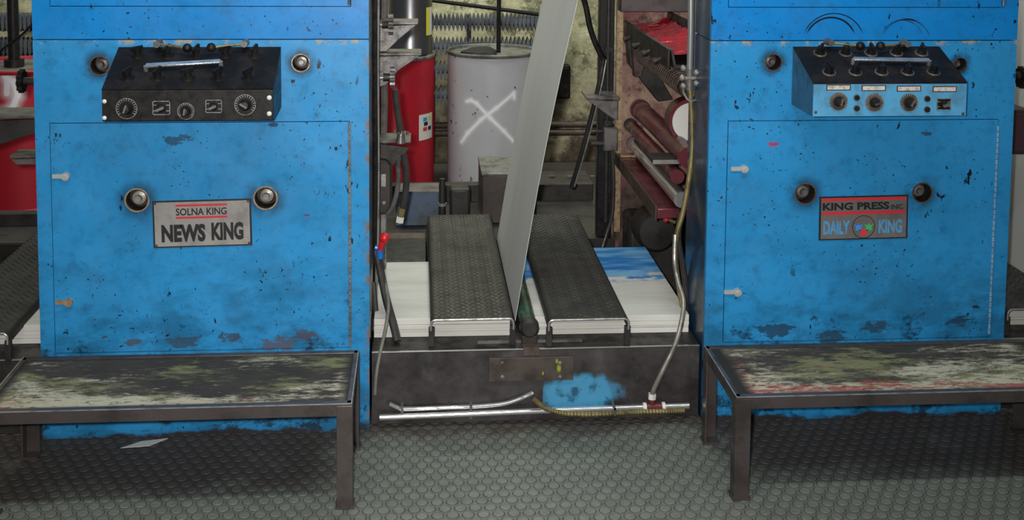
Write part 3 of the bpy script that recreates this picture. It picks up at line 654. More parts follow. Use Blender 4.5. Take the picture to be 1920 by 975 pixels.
# ------------------------------------------------------------------ tread plates
M['tread']=simple('oily_tread_steel',(56,54,50),.5,.3,(34,31,29),.7,7)
M['treadpat']=simple('tread_lugs',(96,94,86),.40,.35,(44,42,38),.7,11)
M['tread2']=simple('grimy_tread_steel',(50,48,45),.65,.1,(34,32,30),.7,7)
def tread(x0,x1,y0,y1,z,label,pat,rough=False,legs=True):
    t=Thing('tread_plate',label,'tread plate',((x0+x1)/2,(y0+y1)/2,BT),'tread plates over the paper')
    mt=M['tread2'] if rough else M['tread']
    r=.014; fl=.034; prof=[(x0,z-fl)]
    for k in range(7): a=PI-PI/2*k/6; prof.append((x0+r+r*math.cos(a),z-r+r*math.sin(a)))
    for k in range(7): a=PI/2-PI/2*k/6; prof.append((x1-r+r*math.cos(a),z-r+r*math.sin(a)))
    prof.append((x1,z-fl)); inner=[(min(max(a,x0+.004),x1-.004),b-.004 if b>z-r-.002 else b) for a,b in prof[::-1]]
    t.part('deck',MB().prism(prof+inner,y0,y1),mt,smooth=40)
    if pat:
        m=MB(); py=.0165; i=0; y=y0+.02
        while y<y1-.01:
            x=x0+.016+(py*.75 if i%2 else 0); j=0
            while x<x1-.012:
                a=(PI/4 if (i+j)%2 else -PI/4)*.6; dx,dy=math.cos(a),math.sin(a); l,w_=.0105,.0032; h=.0028
                m.add([(x-dx*l,y-dy*l,z),(x+dy*w_,y-dx*w_,z),(x+dx*l,y+dy*l,z),(x-dy*w_,y+dx*w_,z),(x-dx*l*.5,y-dy*l*.5,z+h),(x+dx*l*.5,y+dy*l*.5,z+h)],[(0,1,4),(1,5,4),(1,2,5),(2,3,5),(3,4,5),(3,0,4)])
                x+=py*1.5; j+=1
            y+=py; i+=1
        t.part('tread_lugs',m,M['treadpat'] if not rough else M['tread2'],kind='stuff',smooth=0)
    rim=[]
    for a,b in prof: rim.append((a+(.002 if a<(x0+x1)/2 else -.002),y0-.002,b-.002))
    t.part('front_rim',MB().sweep(rim,.0032,8),M['steel'])
    for xx in (x0+.004,x1-.004):
        t.part('leg',MB().box(xx-.009,xx+.009,y0+.004,y0+.016,BT+.0005,z-fl+.006),M['dark'],smooth=0,bevel=.001)
        t.part('leg',MB().box(xx-.009,xx+.009,y1-.03,y1-.018,BT+.0005,z-fl+.006),M['dark'],smooth=0,bevel=.001)
tread(.038,.298,.062,1.262,.322,'black tread plate with raised lugs, left of the rising web',True)
tread(.402,.655,.042,1.250,.322,'black grime-covered tread plate, right of the rising web',True,True)
tread(-1.47,-1.214,.02,1.25,.322,'dark tread plate at the left frame edge beside the left cabinet',True,True)
tread(1.88,2.13,.055,1.25,.322,'dark tread plate at the right frame edge beside the right cabinet',True,True)
# ------------------------------------------------------------------ conduits along the floor
YC=.008
def pxpath(pts,Y): return [P(a,b,Y if not isinstance(Y,(list,tuple)) else y) for (a,b),y in zip(pts,Y if isinstance(Y,(list,tuple)) else [Y]*len(pts))]
t=Thing('conduit_pipe','bright rigid conduit bending up to the centre of the cross beam','conduit',P(860,766,YC))
t.part('tube',MB().sweep(spline(pxpath([(730,757),(745,764),(760,767),(820,765),(879,763),(921,760),(950,756),(972,749),(990,741),(1000,736)],YC+.012),6),.0068,12),M['rollerchrome'])
for px in (754,883): 
    q=P(px,772,YC+.004); t.part('clip',MB().box(q.x-.004,q.x+.004,YC-.003,BY-.0005,q.z-.02,q.z+.02),M['steel2'],smooth=0)
t=Thing('conduit_pipe','long steel floor pipe with red fittings at the foot of the cross beam','conduit',P(1000,772,YC))
t.part('tube',MB().sweep(pxpath([(712,783),(886,776),(1024,770),(1205,764),(1292,761)],YC),.0092,14),M['rollerchrome'])
a,b=P(1209,763.5,YC),P(1243,762.5,YC)
f=t.part('tee_fitting',MB().cyl(a,b,.0125,None,14).cyl(P(1223,763,YC),P(1222,744,YC),.010,None,12),M['maroon'])
t.part('collar',MB().cyl(a-Vector((.006,0,0)),a+Vector((.004,0,0)),.0145,None,14),M['white'],f)
t.part('collar',MB().cyl(b-Vector((.004,0,0)),b+Vector((.006,0,0)),.0145,None,14),M['white'],f)
t.part('hose_nut',MB().cyl(P(1222,748,YC),P(1223,738,YC),.0125,None,6),M['white'],f)
pts=spline(pxpath([(1000,748),(1012,758),(1024,766),(1058,775),(1110,777),(1161,774),(1200,772),(1247,771),(1284,769)],YC-.022),16)
rad=[.0085 if i%2 else .0066 for i in range(len(pts))]
t=Thing('flexible_conduit','ribbed brass flexible conduit curving along the foot of the cross beam','conduit',P(1120,776,YC))
t.part('ribbed_tube',MB().sweep(pts,rad,10),M['brass'])
q=P(1152,770,YC-.022); t.part('clip',MB().box(q.x-.003,q.x+.003,YC-.033,BY-.0005,q.z+.0065,q.z+.012).box(q.x-.003,q.x+.003,YC-.033,YC-.030,q.z-.012,q.z+.012),M['steel2'],smooth=0)
# ------------------------------------------------------------------ metal box, drums, can
zb=.45; a=PZ(903,325,zb); b=PZ(890,293,zb)
t=Thing('metal_box','worn brown steel box standing behind the tread plates before the grey drum','box',(a.x+.12,(a.y+b.y)/2,.232))
t.part('box_body',MB().box(a.x+.003,a.x+.237,a.y+.003,b.y,.2325,zb-.012),simple('brown_black_box',(80,72,68),.45,.3,(48,42,40),.7,12),bevel=.004)
t.part('lid',MB().box(a.x,a.x+.24,a.y,b.y+.003,zb-.012,zb),simple('worn_grey_lid',(128,126,122),.4,.4,(60,56,52),.8,14),bevel=.003)
def drum(cx,cy,R,h,mat,label,rim,group,open_lid=True):
    t=Thing('drum',label,'drum',(cx,cy,0),group)
    prof=[(1e-4,.004),(R*.97,.004),(R*.985,0),(R*1.015,.006),(R*1.015,.016),(R,.022)]
    prof+=[(R,h-.02)]
    t.part('shell',MB().revolve((cx,cy,0),(0,0,1),prof,56),mat)
    t.part('rim',MB().revolve((cx,cy,0),(0,0,1),[(R,h-.022),(R*1.02,h-.016),(R*1.025,h-.006),(R*1.01,h),(R*.985,h-.004),(R*.98,h-.024)],56),rim)
    t.part('lid',MB().revolve((cx,cy,0),(0,0,1),[(R*.985,h-.018),(R*.4,h-.02),(1e-4,h-.02)],56),M['lid'])
    return t
M['lid']=simple('dirty_drum_lid',(128,126,118),.5,.2,(50,44,40),.8,8)
def paint_drum(name, base, dark, strokes, cx, cy, flecks=True, w=.010):
    n=NT(name); c=n.mix(n.ramp(n.noise(3,4),.35,.7),srgb(*base),tuple(x*.86 for x in srgb(*base)))
    if flecks: c=n.mix(n.math('MULTIPLY',n.ramp(n.noise(26,3),.66,.69),n.ramp(n.noise(4,2),.45,.55)),c,srgb(40,36,36))
    for p,q,amt in strokes:
        k=n.math('MAXIMUM',n.seg(n.xyz(0),n.xyz(2),p,q,w*.35,w*1.1),n.math('MULTIPLY',n.seg(n.xyz(0),n.xyz(2),p,q,0,w*2.4),.55)); c=n.mix(n.math('MULTIPLY',n.math('MULTIPLY',k,n.ramp(n.xyz(1),.02,-.02)),amt),c,srgb(252,252,255))
    return n.out(c,.42,0,.5,n.noise(3,2),.1,.01)
def sk(cx,Y,pts,amt):                            # brush stroke measured on the drum's face
    q=[P(a,b,Y) for a,b in pts]; return [((q[i].x-cx,q[i].z),(q[i+1].x-cx,q[i+1].z),amt) for i in range(len(q)-1)]
GY=2.98; gx=P(922,200,GY).x; gR=84*K(GY)
st=sk(gx,GY-gR,[(876,193),(884,190),(894,195),(920,222),(945,246),(968,272)],1.0)+sk(gx,GY-gR,[(866,272),(878,252),(902,225),(930,203),(964,176),(965,186)],1.0)
hg=P(922,92,GY).z
t=drum(gx,GY,gR,hg,paint_drum('grey_drum_paint',(190,190,194),(40,36,36),st,gx,GY),'grey steel drum sprayed with a white X, behind the metal box',M['lid'],'ink drums')
t.part('pump_rod',MB().cyl((gx+.035,GY,hg-.02),(gx+.035,GY,1.9),.012,None,12),M['black'])
rag=MB().revolve((gx-.06,GY-.06,hg-.019),(0,0,1),[(.10,0),(.095,.018),(.06,.032),(.02,.036),(1e-4,.036)],18)
rag.v=[(x+.02*math.sin(17*y+z*40),y+.02*math.sin(23*x),z) for x,y,z in rag.v]
single('rag',rag,M['blackmat'],'dark crumpled rag lying on top of the grey drum','rag',(gx-.06,GY-.06,hg-.019))
RY=2.94; rR=.235; rx=P(814,220,RY).x-rR; hr=P(770,98,RY).z
t=drum(rx,RY,rR,hr,M['red'],'plain red drum under the black can, beside the grey drum',M['steel'],'ink drums')
lm=MB(); a0,a1=math.radians(-52),math.radians(-17)   # printed paper label wrapped round the side
def wrap(m,cx,cy,R,a0,a1,z0,z1,N=8):
    vs=[(cx+R*math.cos(a0+(a1-a0)*i/N),cy+R*math.sin(a0+(a1-a0)*i/N),z) for z in (z0,z1) for i in range(N+1)]
    m.add(vs,[(i,i+1,N+2+i,N+1+i) for i in range(N)]); return m
zl0,zl1=P(803,262,RY-.15).z,P(803,214,RY-.15).z
lb=t.part('printed_label',wrap(MB(),rx,RY,rR*1.007,math.radians(-50),math.radians(-20),zl0,zl1),M['white'])
dzz=(zl1-zl0)/5
for i,(cl,u,v) in enumerate((('crownblue',.25,3.6),('yellow',.6,3.7),('letterblack',.3,2.7),('letterred',.25,1.7),('letterblack',.6,1.7))):
    if cl=='yellow' and 'yellow' not in M: M['yellow']=simple('yellow_print',(214,206,60),.5)
    A=math.radians(-50+30*u); t.part('colour_patch',wrap(MB(),rx,RY,rR*1.010,A,A+math.radians(8),zl0+dzz*v,zl0+dzz*(v+.75),3),M[cl],lb)
CY2=RY-.03; cR=.117; cx2=P(810,50,CY2).x-cR; hc=.33
M['canblack']=simple('glossy_black_can',(128,128,130),.30,.95)
t=Thing('ink_can','glossy black ink can with yellow label, on top of the red drum','can',(cx2,CY2,hr))
t.part('shell',MB().revolve((cx2,CY2,hr),(0,0,1),[(1e-4,.002),(cR,.002),(cR*1.02,.006),(cR*1.0,.014),(cR,hc)],40),M['canblack'])
t.part('rim',MB().revolve((cx2,CY2,hr),(0,0,1),[(cR,hc-.01),(cR*1.03,hc-.004),(cR*1.03,hc+.004),(cR*.98,hc+.008),(cR*.3,hc+.006),(1e-4,hc+.006)],40),M['steel'])
lb=t.part('yellow_label',wrap(MB(),cx2,CY2,cR*1.012,math.radians(-44),math.radians(-30),hr+.105,hr+.255),M['yellow'])
t.part('label_text_panel',wrap(MB(),cx2,CY2,cR*1.013,math.radians(-30),math.radians(-12),hr+.105,hr+.255),M['white'],lb)
QY=2.83; qR=.29; qx=P(50,300,QY).x; hq=P(30,118,QY).z
st=sk(qx,QY-qR*.8,[(17,140),(33,150),(40,175),(30,200),(8,207)],.9)+sk(qx,QY-qR*.8,[(20,145),(20,172)],.8)
t=drum(qx,QY,qR,hq,paint_drum('red_drum_scrawl',(176,22,40),None,st,qx,QY,False,.022),'red drum with white sprayed scrawl, left of the left cabinet',M['red'],'ink drums')
single('stand_pipe',MB().cyl((qx-.05,QY,hq-.017),(qx-.05,QY,1.95),.028,None,16).cyl((qx-.05,QY,hq-.017),(qx-.05,QY,hq+.02),.05,None,16),M['black'],'black pump pipe rising out of the scrawled red drum','pipe',(qx-.05,QY,hq-.017))
# ------------------------------------------------------------------ finned heating pipes and wall pipes
M['fin']=simple('dusty_fins',(98,102,108),.6,.2,(60,62,66),.6,10)
HY=3.50
hx0,hx1=-3.0,P(1035,60,HY).x
t=Thing('finned_radiator','four rows of dusty grey finned heating pipes on the back wall','radiator',((hx0+hx1)/2,HY,P(820,200,HY).z))
for py in (41,86,131,178):
    z=P(820,py,HY).z
    pp=t.part('heating_pipe',MB().cyl((hx0,HY,z),(hx1,HY,z),.021,None,12),M['fin'])
    m=MB(); x=hx0+.02; e=.047
    while x<hx1-.01:
        y0=HY-e*.75; y1=HY+e*.75; w_=.0085
        m.add([(x-w_,y0,z-e*.62),(x+w_,y0,z-e*.62),(x+w_,y0,z+e*.62),(x-w_,y0,z+e*.62),(x,y0,z+e*1.15),(x,y0,z-e*1.15),
               (x-w_,y1,z-e*.62),(x+w_,y1,z-e*.62),(x+w_,y1,z+e*.62),(x-w_,y1,z+e*.62),(x,y1,z+e*1.15),(x,y1,z-e*1.15)],
              [(0,5,1,2,4,3),(6,9,10,8,7,11),(0,3,9,6),(1,7,8,2),(3,4,10,9),(4,2,8,10),(0,6,11,5),(5,11,7,1)])
        x+=.0245
    t.part('fins',m,M['fin'],pp,smooth=0,kind='stuff')
for xx in (-2.2,-.6,.3):
    t.part('hanger',MB().box(xx-.012,xx+.012,HY+.022,3.62,P(820,190,HY).z,P(820,30,HY).z),M['dark'],smooth=0)
for i,py in enumerate((235,250)):
    z=P(820,py,3.56).z
    single('wall_pipe',MB().cyl((-3.0,3.56,z),(2.2,3.56,z),.020,None,14),M['rust'],['upper rusty pipe running low along the back wall','lower rusty pipe running low along the back wall'][i],'pipe',(-.4,3.56,z),'low wall pipes')
single('cable_tray_pipe',MB().cyl(P(700,-14,3.42),P(1010,27,3.42),.012,None,10),M['black'],'thin black pipe sloping above the finned radiator','pipe',P(860,6,3.42))
a,b=P(1040,122,3.57),P(1068,184,3.57)
t=Thing('wall_box','black electrical box on the back wall right of the rising web','electrical box',((a.x+b.x)/2,3.62,b.z))
t.part('case',MB().box(a.x-.05,b.x,3.54,3.619,b.z,a.z),M['black'],bevel=.006); t.part('cover',MB().box(a.x-.04,b.x-.01,3.532,3.54,b.z+.012,a.z-.012),M['black'],bevel=.003)
# ------------------------------------------------------------------ right-hand inking machinery
n=NT('inky_frame'); c=n.mix(n.ramp(n.noise(7,6,.7,stretch=(1,1,.6)),.32,.68),srgb(190,164,138),srgb(122,86,80))
c=n.mix(n.ramp(n.noise(4,4,.6,off=(4,0,2)),.48,.62,0,.8),c,srgb(120,58,66)); c=n.mix(n.ramp(n.noise(14,5,.7,off=(1,0,7)),.54,.64,0,.85),c,srgb(52,44,42))
c=n.mix(n.math('MULTIPLY',n.ramp(n.xyz(2),.30,.62,1,0),n.ramp(n.noise(8,5,.7),.3,.6,.4,1)),c,srgb(52,44,40))
M['inky']=n.out(c,.5,.1,.4,n.noise(18,4),.3,.006)
FY=1.28
t=Thing('inking_frame','ink-stained far side frame behind the right cabinet','machine frame',(1.3,FY,0))
x0=P(1156,200,FY).x
t.part('frame_plate',MB().box(x0,1.84,FY,FY+.05,.0,1.8),M['inky'],bevel=.004)
t.part('edge_strip',MB().box(x0-.004,x0+.02,FY-.012,FY-.0005,.24,1.75),M['tan'],smooth=0)
t.part('foot_block',MB().box(x0+.03,x0+.33,FY-.16,FY-.001,.02,.34),M['dark'],bevel=.02)
q=P(1225,425,FY-.2); t.part('gear_motor',MB().revolve((q.x,FY-.162,q.z),(0,-1,0),[(1e-4,0),(.085,0),(.085,.10),(.07,.12),(1e-4,.125)],24),M['dark'])
def roller(name,label,far,near,R,mat,endmat,y0=.36,y1=FY-.001):
    a=P(*far,y1-.06); b=P(*near,.42); x,z=(a.x+b.x)/2,(a.z+b.z)/2
    t=Thing(name,label,'roller',(x,(y0+y1)/2,z),'inking rollers'); 
    t.part('sleeve',MB().cyl((x,y0,z),(x,y1-.06,z),R,None,28),mat)
    t.part('journal',MB().cyl((x,y1-.06,z),(x,y1,z),R*.5,None,16),endmat); t.part('bearing_ring',MB().revolve((x,y1-.03,z),(0,1,0),[(R*.5,0),(R*1.15,0),(R*1.15,.02),(R*.5,.02)],20,True),endmat)
    return x,z
roller('ink_roller','upper maroon ink roller beside the right cabinet',(1196,218),(1295,278),.037,M['maroon'],M['maroon'])
roller('ink_roller','lower maroon ink roller with dark end, above the chrome roller',(1175,250),(1276,310),.024,M['maroon'],M['dark'])
roller('ink_roller','shiny chrome ink roller beside the right cabinet',(1188,276),(1276,364),.027,M['rollerchrome'],M['steel2'])
roller('ink_roller','ribbed dark roller hanging below the red ink tray',(1200,108),(1285,150),.030,M['dark'],M['dark'])
rx_,rz_=(P(1200,108,FY-.061).x+P(1285,150,.42).x)/2,(P(1200,108,FY-.061).z+P(1285,150,.42).z)/2
sp=[]
for i in range(26*10): 
    a=2*PI*i/10; sp.append((rx_+.0338*math.cos(a),.38+.8*i/260,rz_+.0338*math.sin(a)))
single('coil_spring',MB().sweep(sp,.0036,6),M['rust'],'steel coil wound round the ribbed dark roller','spring',(rx_,.78,rz_))
a=P(1152,298,FY-.08); b=P(1255,398,.42); mx,mz=(a.x+b.x)/2+.02,(a.z+b.z)/2
t=Thing('doctor_bar','flat maroon-stained bar running below the chrome roller','bar',(mx,.8,mz))
t.part('bar',MB().box(mx-.035,mx+.045,.40,FY-.002,mz-.022,mz+.014),M['maroon'],bevel=.004); t.part('blade',MB().box(mx-.040,mx-.034,.41,FY-.01,mz-.03,mz+.02),M['rust'],smooth=0)
t.part('clamp',MB().box(mx-.03,mx+.035,FY-.10,FY-.05,mz+.0145,mz+.024),M['tan'],bevel=.002)
t=Thing('ink_fountain','ink tray full of wet red ink at the top beside the right cabinet','ink tray',(1.0,.8,1.1))
a=P(1188,36,FY-.05); fx0=a.x; fz=a.z-.022
t.part('tray',MB().prism([(fx0-.03,fz+.012),(fx0-.02,fz-.05),(fx0+.14,fz-.06),(fx0+.16,fz+.05),(fx0+.15,fz+.05),(fx0+.13,fz-.045),(fx0-.012,fz-.038),(fx0-.022,fz+.012)],.36,FY-.0005),M['dark'],bevel=.001)
ik=MB(); N=90; vs=[]; fs=[]
for i in range(N+1):
    for j in range(9):
        x=fx0-.015+.15*j/8; y=.37+(FY-.38)*i/N; vs.append((x,y,fz-.004+.010*mnoise.noise(Vector((x*40,y*26,3)))+.006*mnoise.noise(Vector((x*110,y*80,9)))+.03*(j/8)**2))
for i in range(N):
    for j in range(8): k=i*9+j; fs.append((k,k+1,k+10,k+9))
n_=len(vs); vs+=[(x,y,fz-.046) for x,y,z in vs[:]]
t.part('ink',MB().add(vs,fs),M['ink'],smooth=60)
t.part('outer_wall',MB().box(fx0-.036,fx0-.0305,.38,FY-.02,fz-.055,fz+.012),M['dark'],smooth=0)
t.part('duct_bar',MB().box(fx0-.06,fx0+.22,FY-.09,FY-.002,fz+.055,1.72),simple('brown_grey_casting',(92,84,82),.5,.2,(56,50,48),.7,9),bevel=.004)
for i,yy in enumerate((.5,.7,.9,1.1)):
    t.part('ink_key',MB().cyl((fx0-.02,yy,fz-.03),(fx0-.05,yy,fz-.042),.007,None,10).cyl((fx0-.05,yy,fz-.042),(fx0-.062,yy,fz-.047),.011,None,10),M['dark'])
t.part('support_arm',MB().prism([(fx0-.03,fz-.06),(fx0+.02,fz-.07),(fx0+.16,fz-.30),(fx0+.10,fz-.31),(fx0-.02,fz-.16)],FY-.09,FY-.02),M['dark'],bevel=.003)
t.part('support_arm',MB().prism([(fx0-.02,fz-.06),(fx0+.05,fz-.06),(fx0+.02,fz-.2),(fx0-.01,fz-.2)],FY-.14,FY-.10),M['rust'],bevel=.003)
q=P(1296,228,.55); t=Thing('paper_wrapped_cylinder','white-faced cylinder with red rim, half hidden by the right cabinet','cylinder',(q.x,.7,q.z)); R=44*K(.55)
t.part('end_face',MB().cyl((q.x,.548,q.z),(q.x,.56,q.z),R*.84,None,32),M['white']); t.part('rim',MB().revolve((q.x,.552,q.z),(0,1,0),[(R*.84,0),(R,0),(R,.07),(R*.84,.07)],32,True),M['maroon'])
a,b=P(1202,291,.5),P(1296,296,.5)
t=Thing('side_shelf','narrow steel bracket beside the right cabinet, above the chrome roller','bracket',((a.x+b.x)/2+.02,.55,a.z))
t.part('shelf',MB().box(P(1222,291,.42).x,b.x+.02,.40,.52,a.z-.004,a.z+.004),M['dark'],smooth=0); t.part('lip',MB().box(P(1222,291,.42).x,b.x+.02,.396,.40,a.z-.008,a.z+.006),M['steel'],smooth=0)
# post with bracket, block and cables
PY=1.22; px0,px1=P(1122,200,PY).x,P(1150,200,PY).x
t=Thing('machine_post','tall black post beside the ink-stained frame','post',((px0+px1)/2,PY,0))
t.part('channel',MB().box(px0,px1,PY,PY+.05,.233,1.85),M['black'],bevel=.003)
t.part('rod',MB().cyl(((px0+px1)/2+.004,PY-.014,.3),((px0+px1)/2+.004,PY-.014,1.85),.008,None,10),M['hose'])
for zz in (.7,1.0,1.3): t.part('rod_clip',MB().box((px0+px1)/2-.01,(px0+px1)/2+.02,PY-.024,PY-.0005,zz,zz+.02),M['dark'],smooth=0)
def bracket(p, Y, label, grp, mat, th=.05):
    q=[P(a,b,Y) for a,b in p]; t=Thing('bracket_arm',label,'bracket',(q[0].x,Y,q[0].z),grp)
    w_=MB().prism([(v.x,v.z) for v in q],Y,Y+.012); t.part('gusset',w_,M[mat],bevel=.002)
    x0=min(v.x for v in q); x1=max(v.x for v in q); zt=max(v.z for v in q)
    t.part('shelf_plate',MB().box(x0,x1+.004,Y-.01,Y+th,zt+.0005,zt+.010),M['steel2'],bevel=.002)
    return t
bracket([(1100,187),(1158,189),(1158,225),(1148,222)],1.05,'triangular steel bracket on the black post right of the rising web','machine brackets','steel2',.16)
a,b=P(1131,238,PY-.03),P(1156,281,PY-.03)
t=Thing('clamp_block','square steel clamp block on the black post','clamp',((a.x+b.x)/2,PY-.03,b.z)); t.part('block',MB().box(a.x,b.x,PY-.055,PY-.0245,b.z,a.z),M['steel2'],bevel=.004)
t.part('screw',MB().cyl((a.x-.05,PY-.04,(a.z+b.z)/2-.02),(a.x,PY-.04,(a.z+b.z)/2-.02),.009,None,10),M['dark']); t.part('screw',MB().cyl((a.x-.03,PY-.04,(a.z+b.z)/2+.03),(a.x,PY-.04,(a.z+b.z)/2+.03),.007,None,10),M['dark'])
def hose(pts,Y,r,mat,label,name='hose',seg=10,grp=None):
    q=spline(pxpath(pts,Y),8); single(name,MB().sweep(q,r,seg),M[mat],label,'hose',q[-1],grp)
hose([(1082,-40),(1098,10),(1106,50),(1118,85),(1132,112)],1.10,.0115,'black','black hose running down to the black post from above')
hose([(1132,112),(1122,165),(1106,230),(1090,290),(1072,352)],[1.12,1.12,1.14,1.16,1.2],.0105,'blackmat','black rubber cable slanting from the post down to the far beam')
hose([(1137,112),(1127,165),(1111,230),(1095,290),(1077,350)],[1.105,1.105,1.125,1.145,1.185],.0036,'steel','thin pale strip imitating the highlight along the slanting black cable','cable')  # highlight of the shiny black cable, modelled as a thin pale tube
hose([(1147,279),(1150,330),(1148,400),(1138,440),(1130,466)],[1.18,1.17,1.15,1.1,1.04],.007,'hose','thin dark cable hanging below the clamp block','cable')
# pipes and hoses on the right cabinet's side
XR=RX0-.012
t=Thing('chrome_riser_pipe','chrome pipe running up the right cabinet\'s inner side','pipe',P(1296,150,.26))
q=P(1294,100,.27); t.part('tube',MB().sweep(pxpath([(1296,-60),(1295,60),(1293,138)],.20),.010,14),M['rollerchrome'])
t.part('tube',MB().sweep(pxpath([(1308,-60),(1306,60),(1303,180)],.21),.0055,10),M['rollerchrome'])
v=t.part('valve_body',MB().cyl(P(1293,128,.20),P(1292,168,.20),.015,None,12),M['steel2'])
t.part('valve_stem',MB().cyl(P(1284,147,.18),P(1322,145,.19),.006,None,10),M['steel'],v)
for a_ in ((1281,128),(1279,146),(1281,162),(1306,136),(1306,156)): t.part('hex_nut',MB().ball(P(*a_,.175),.010,10),M['steel'],v)
lp=[P(1285+17*(1-math.cos(x)) ,165+22*math.sin(x),.25) for x in [PI*.5*i/8 for i in range(9)]]
t.part('loop',MB().sweep([P(1280,160,.18),P(1282,174,.18),P(1288,185,.18),P(1297,190,.18),P(1303,188,.19)],.004,8),M['rollerchrome'],v)
hose([(1294,168),(1297,220),(1298,280),(1291,340),(1280,400),(1269,440),(1266,480),(1272,530),(1279,575)],.215,.0085,'brass','olive hose along the inner edge of the right cabinet')
hose([(1298,170),(1302,300),(1297,480),(1292,640)],.285,.009,'black','straight black conduit along the right cabinet\'s inner edge','cable')
hose([(1266,440),(1265,490),(1272,530),(1281,560),(1280,590),(1268,640),(1245,690),(1228,725),(1222,742)],[.2,.18,.14,.1,.07,.04,.0,.0,YC],.0075,'hoselight','grey hose dropping from the right cabinet to the floor pipe tee')
hose([(1276,400),(1272,450),(1281,500),(1287,560),(1281,610)],.24,.010,'hose','dark hose bundled beside the right cabinet\'s foot')
t=Thing('drain_valve','small red-knobbed valve low beside the right cabinet','valve',P(1255,412,.5)); t.part('knob',MB().ball(P(1249,410,.5),.012),M['redplastic']); t.part('stem',MB().cyl(P(1249,410,.5),P(1266,417,.5),.006,None,8),M['brass'])
# ------------------------------------------------------------------ left cabinet's inner side
def wheel(t, px, py, rpx, Y, under=None, mat='dark', axis=(1,0,0), wpx=9):
    c=P(px,py,Y); R=rpx*K(Y); w_=wpx*K(Y); ax=Vector(axis); m=MB(); seg=40; prof=[]
    a=ax.cross(Vector((0,1,0)) if abs(ax.y)<.9 else Vector((1,0,0))).normalized(); b=ax.cross(a); vs=[]; fs=[]
    for s_ in (-.5,.5):
        for i in range(seg):
            r=R*(1.0 if (i//2)%2 else .86); vs.append(c+ax*(w_*s_)+a*(r*math.cos(2*PI*i/seg))+b*(r*math.sin(2*PI*i/seg)))
    fs=[(i,(i+1)%seg,seg+(i+1)%seg,seg+i) for i in range(seg)]+[tuple(range(seg-1,-1,-1)),tuple(range(seg,2*seg))]
    m.add(vs,fs)
    return t.part('hand_wheel',m,M[mat],under,smooth=0)
BYY=.5
def arm(p,Y,wl,shaft,label):
    t=bracket(p,Y,label,'machine brackets','steel2',.10)
    a,b=P(*shaft[0],Y-.02),P(*shaft[1],Y-.02)
    s=t.part('shaft',MB().cyl(a,b,.0075,None,12),M['steel']); wheel(t,*wl,Y-.02,s,'steel2'); t.part('hub',MB().cyl((b.x-.035,b.y,b.z),(b.x-.006,b.y,b.z),.014,None,14),M['dark'],s)
    return t
arm([(694,50),(782,46),(748,74),(724,97),(694,97)],BYY,(733,46,20),((704,47),(736,46)),'upper triangular bracket with hand wheel beside the black can')
arm([(692,106),(788,104),(745,134),(724,160),(692,168)],BYY+.002,(736,145,20),((690,147),(738,145)),'second triangular bracket with hand wheel in front of the red drum')
t=bracket([(692,268),(768,276),(755,300),(736,310),(692,322)],BYY,'lower wedge bracket with valve wheel beside the left cabinet','machine brackets','dark',.12)
wheel(t,752,248,15,BYY-.01,None,'steel2',(.1,.2,.97),7); t.part('valve_neck',MB().cyl(P(752,250,BYY-.01),P(751,268,BYY-.01),.012,.017,12),M['steel2'])
t=Thing('gear_case','grey gear case with curved guard low beside the left cabinet','gear case',P(725,400,.5))
a,b=P(706,300,.47),P(734,402,.47)
t.part('case',MB().prism([(a.x,b.z),(b.x-.015,b.z),(b.x,b.z+.03),(b.x,a.z-.02),(b.x-.02,a.z),(a.x,a.z)],.47,.60),M['dark'],bevel=.006)
gd=[P(746,302,.46),P(747,330,.46),P(744,360,.46),P(737,385,.46),P(727,402,.46)]
t.part('guard',MB().sweep(spline(gd,5),.0085,8),M['steel2']); t.part('cap_screw',MB().cyl(P(720,380,.4695),P(720,380,.462),.006,None,10),M['dark'])
t.part('window',MB().box(P(714,335,.468).x,P(724,335,.468).x,.462,.4695,P(714,350,.468).z,P(714,326,.468).z),M['steel'],bevel=.002)
hose([(741,168),(743,195),(747,222),(751,246)],BYY-.03,.011,'hose','dark flexible hose hanging in front of the red drum')
hose([(757,290),(762,330),(760,365),(754,392)],BYY-.03,.0115,'hose','dark hose below the wedge bracket, left of the red drum\'s foot')
t=Thing('hose_fitting','brass hose fitting with white end below the dark hose','fitting',P(750,412,BYY-.03)); t.part('ferrule',MB().cyl(P(754,390,BYY-.03),P(751,408,BYY-.03),.013,.012,10),M['brass']); t.part('nut',MB().cyl(P(751,406,BYY-.03),P(749,417,BYY-.03),.014,None,6),M['white'])
hose([(703,-40),(703,150),(704,300),(702,470)],.30,.0085,'black','black conduit running up the left cabinet\'s inner edge','cable')
hose([(709,-40),(708,150),(709,330),(707,470),(703,620)],.31,.0055,'steel','thin steel pipe along the left cabinet\'s inner edge','pipe')
hose([(722,-40),(719,90),(720,200),(716,300)],.62,.014,'steel2','worn steel column strip behind the left cabinet\'s edge','pipe')
hose([(706,470),(712,500),(724,560),(738,610),(745,640)],[.26,.24,.19,.128,.10],.013,'hose','thick dark hose leaning on the plain white newsprint')
hose([(711,478),(717,510),(726,550),(728,580),(722,620),(713,660),(706,700),(703,740)],[.25,.23,.19,.14,.09,.03,.01,.01],.0055,'hoselight','thin dark hose, coloured pale for its highlight, dropping over the cross beam beside the left cabinet')  # pale colour stands in for the shine on a dark hose
hose([(700,530),(704,580),(712,615),(720,632)],[.28,.24,.2,.17],.010,'hose','short dark hose tucked against the left cabinet\'s foot')
t=Thing('shut_off_valve','red-handled shut-off valve with blue body beside the left cabinet','valve',P(712,480,.22))
t.part('body',MB().cyl(P(712,468,.22),P(713,484,.22),.0125,.011,12),M['blueplastic']); t.part('stem',MB().cyl(P(703,464,.22),P(716,466,.22),.008,None,10),M['blueplastic'])
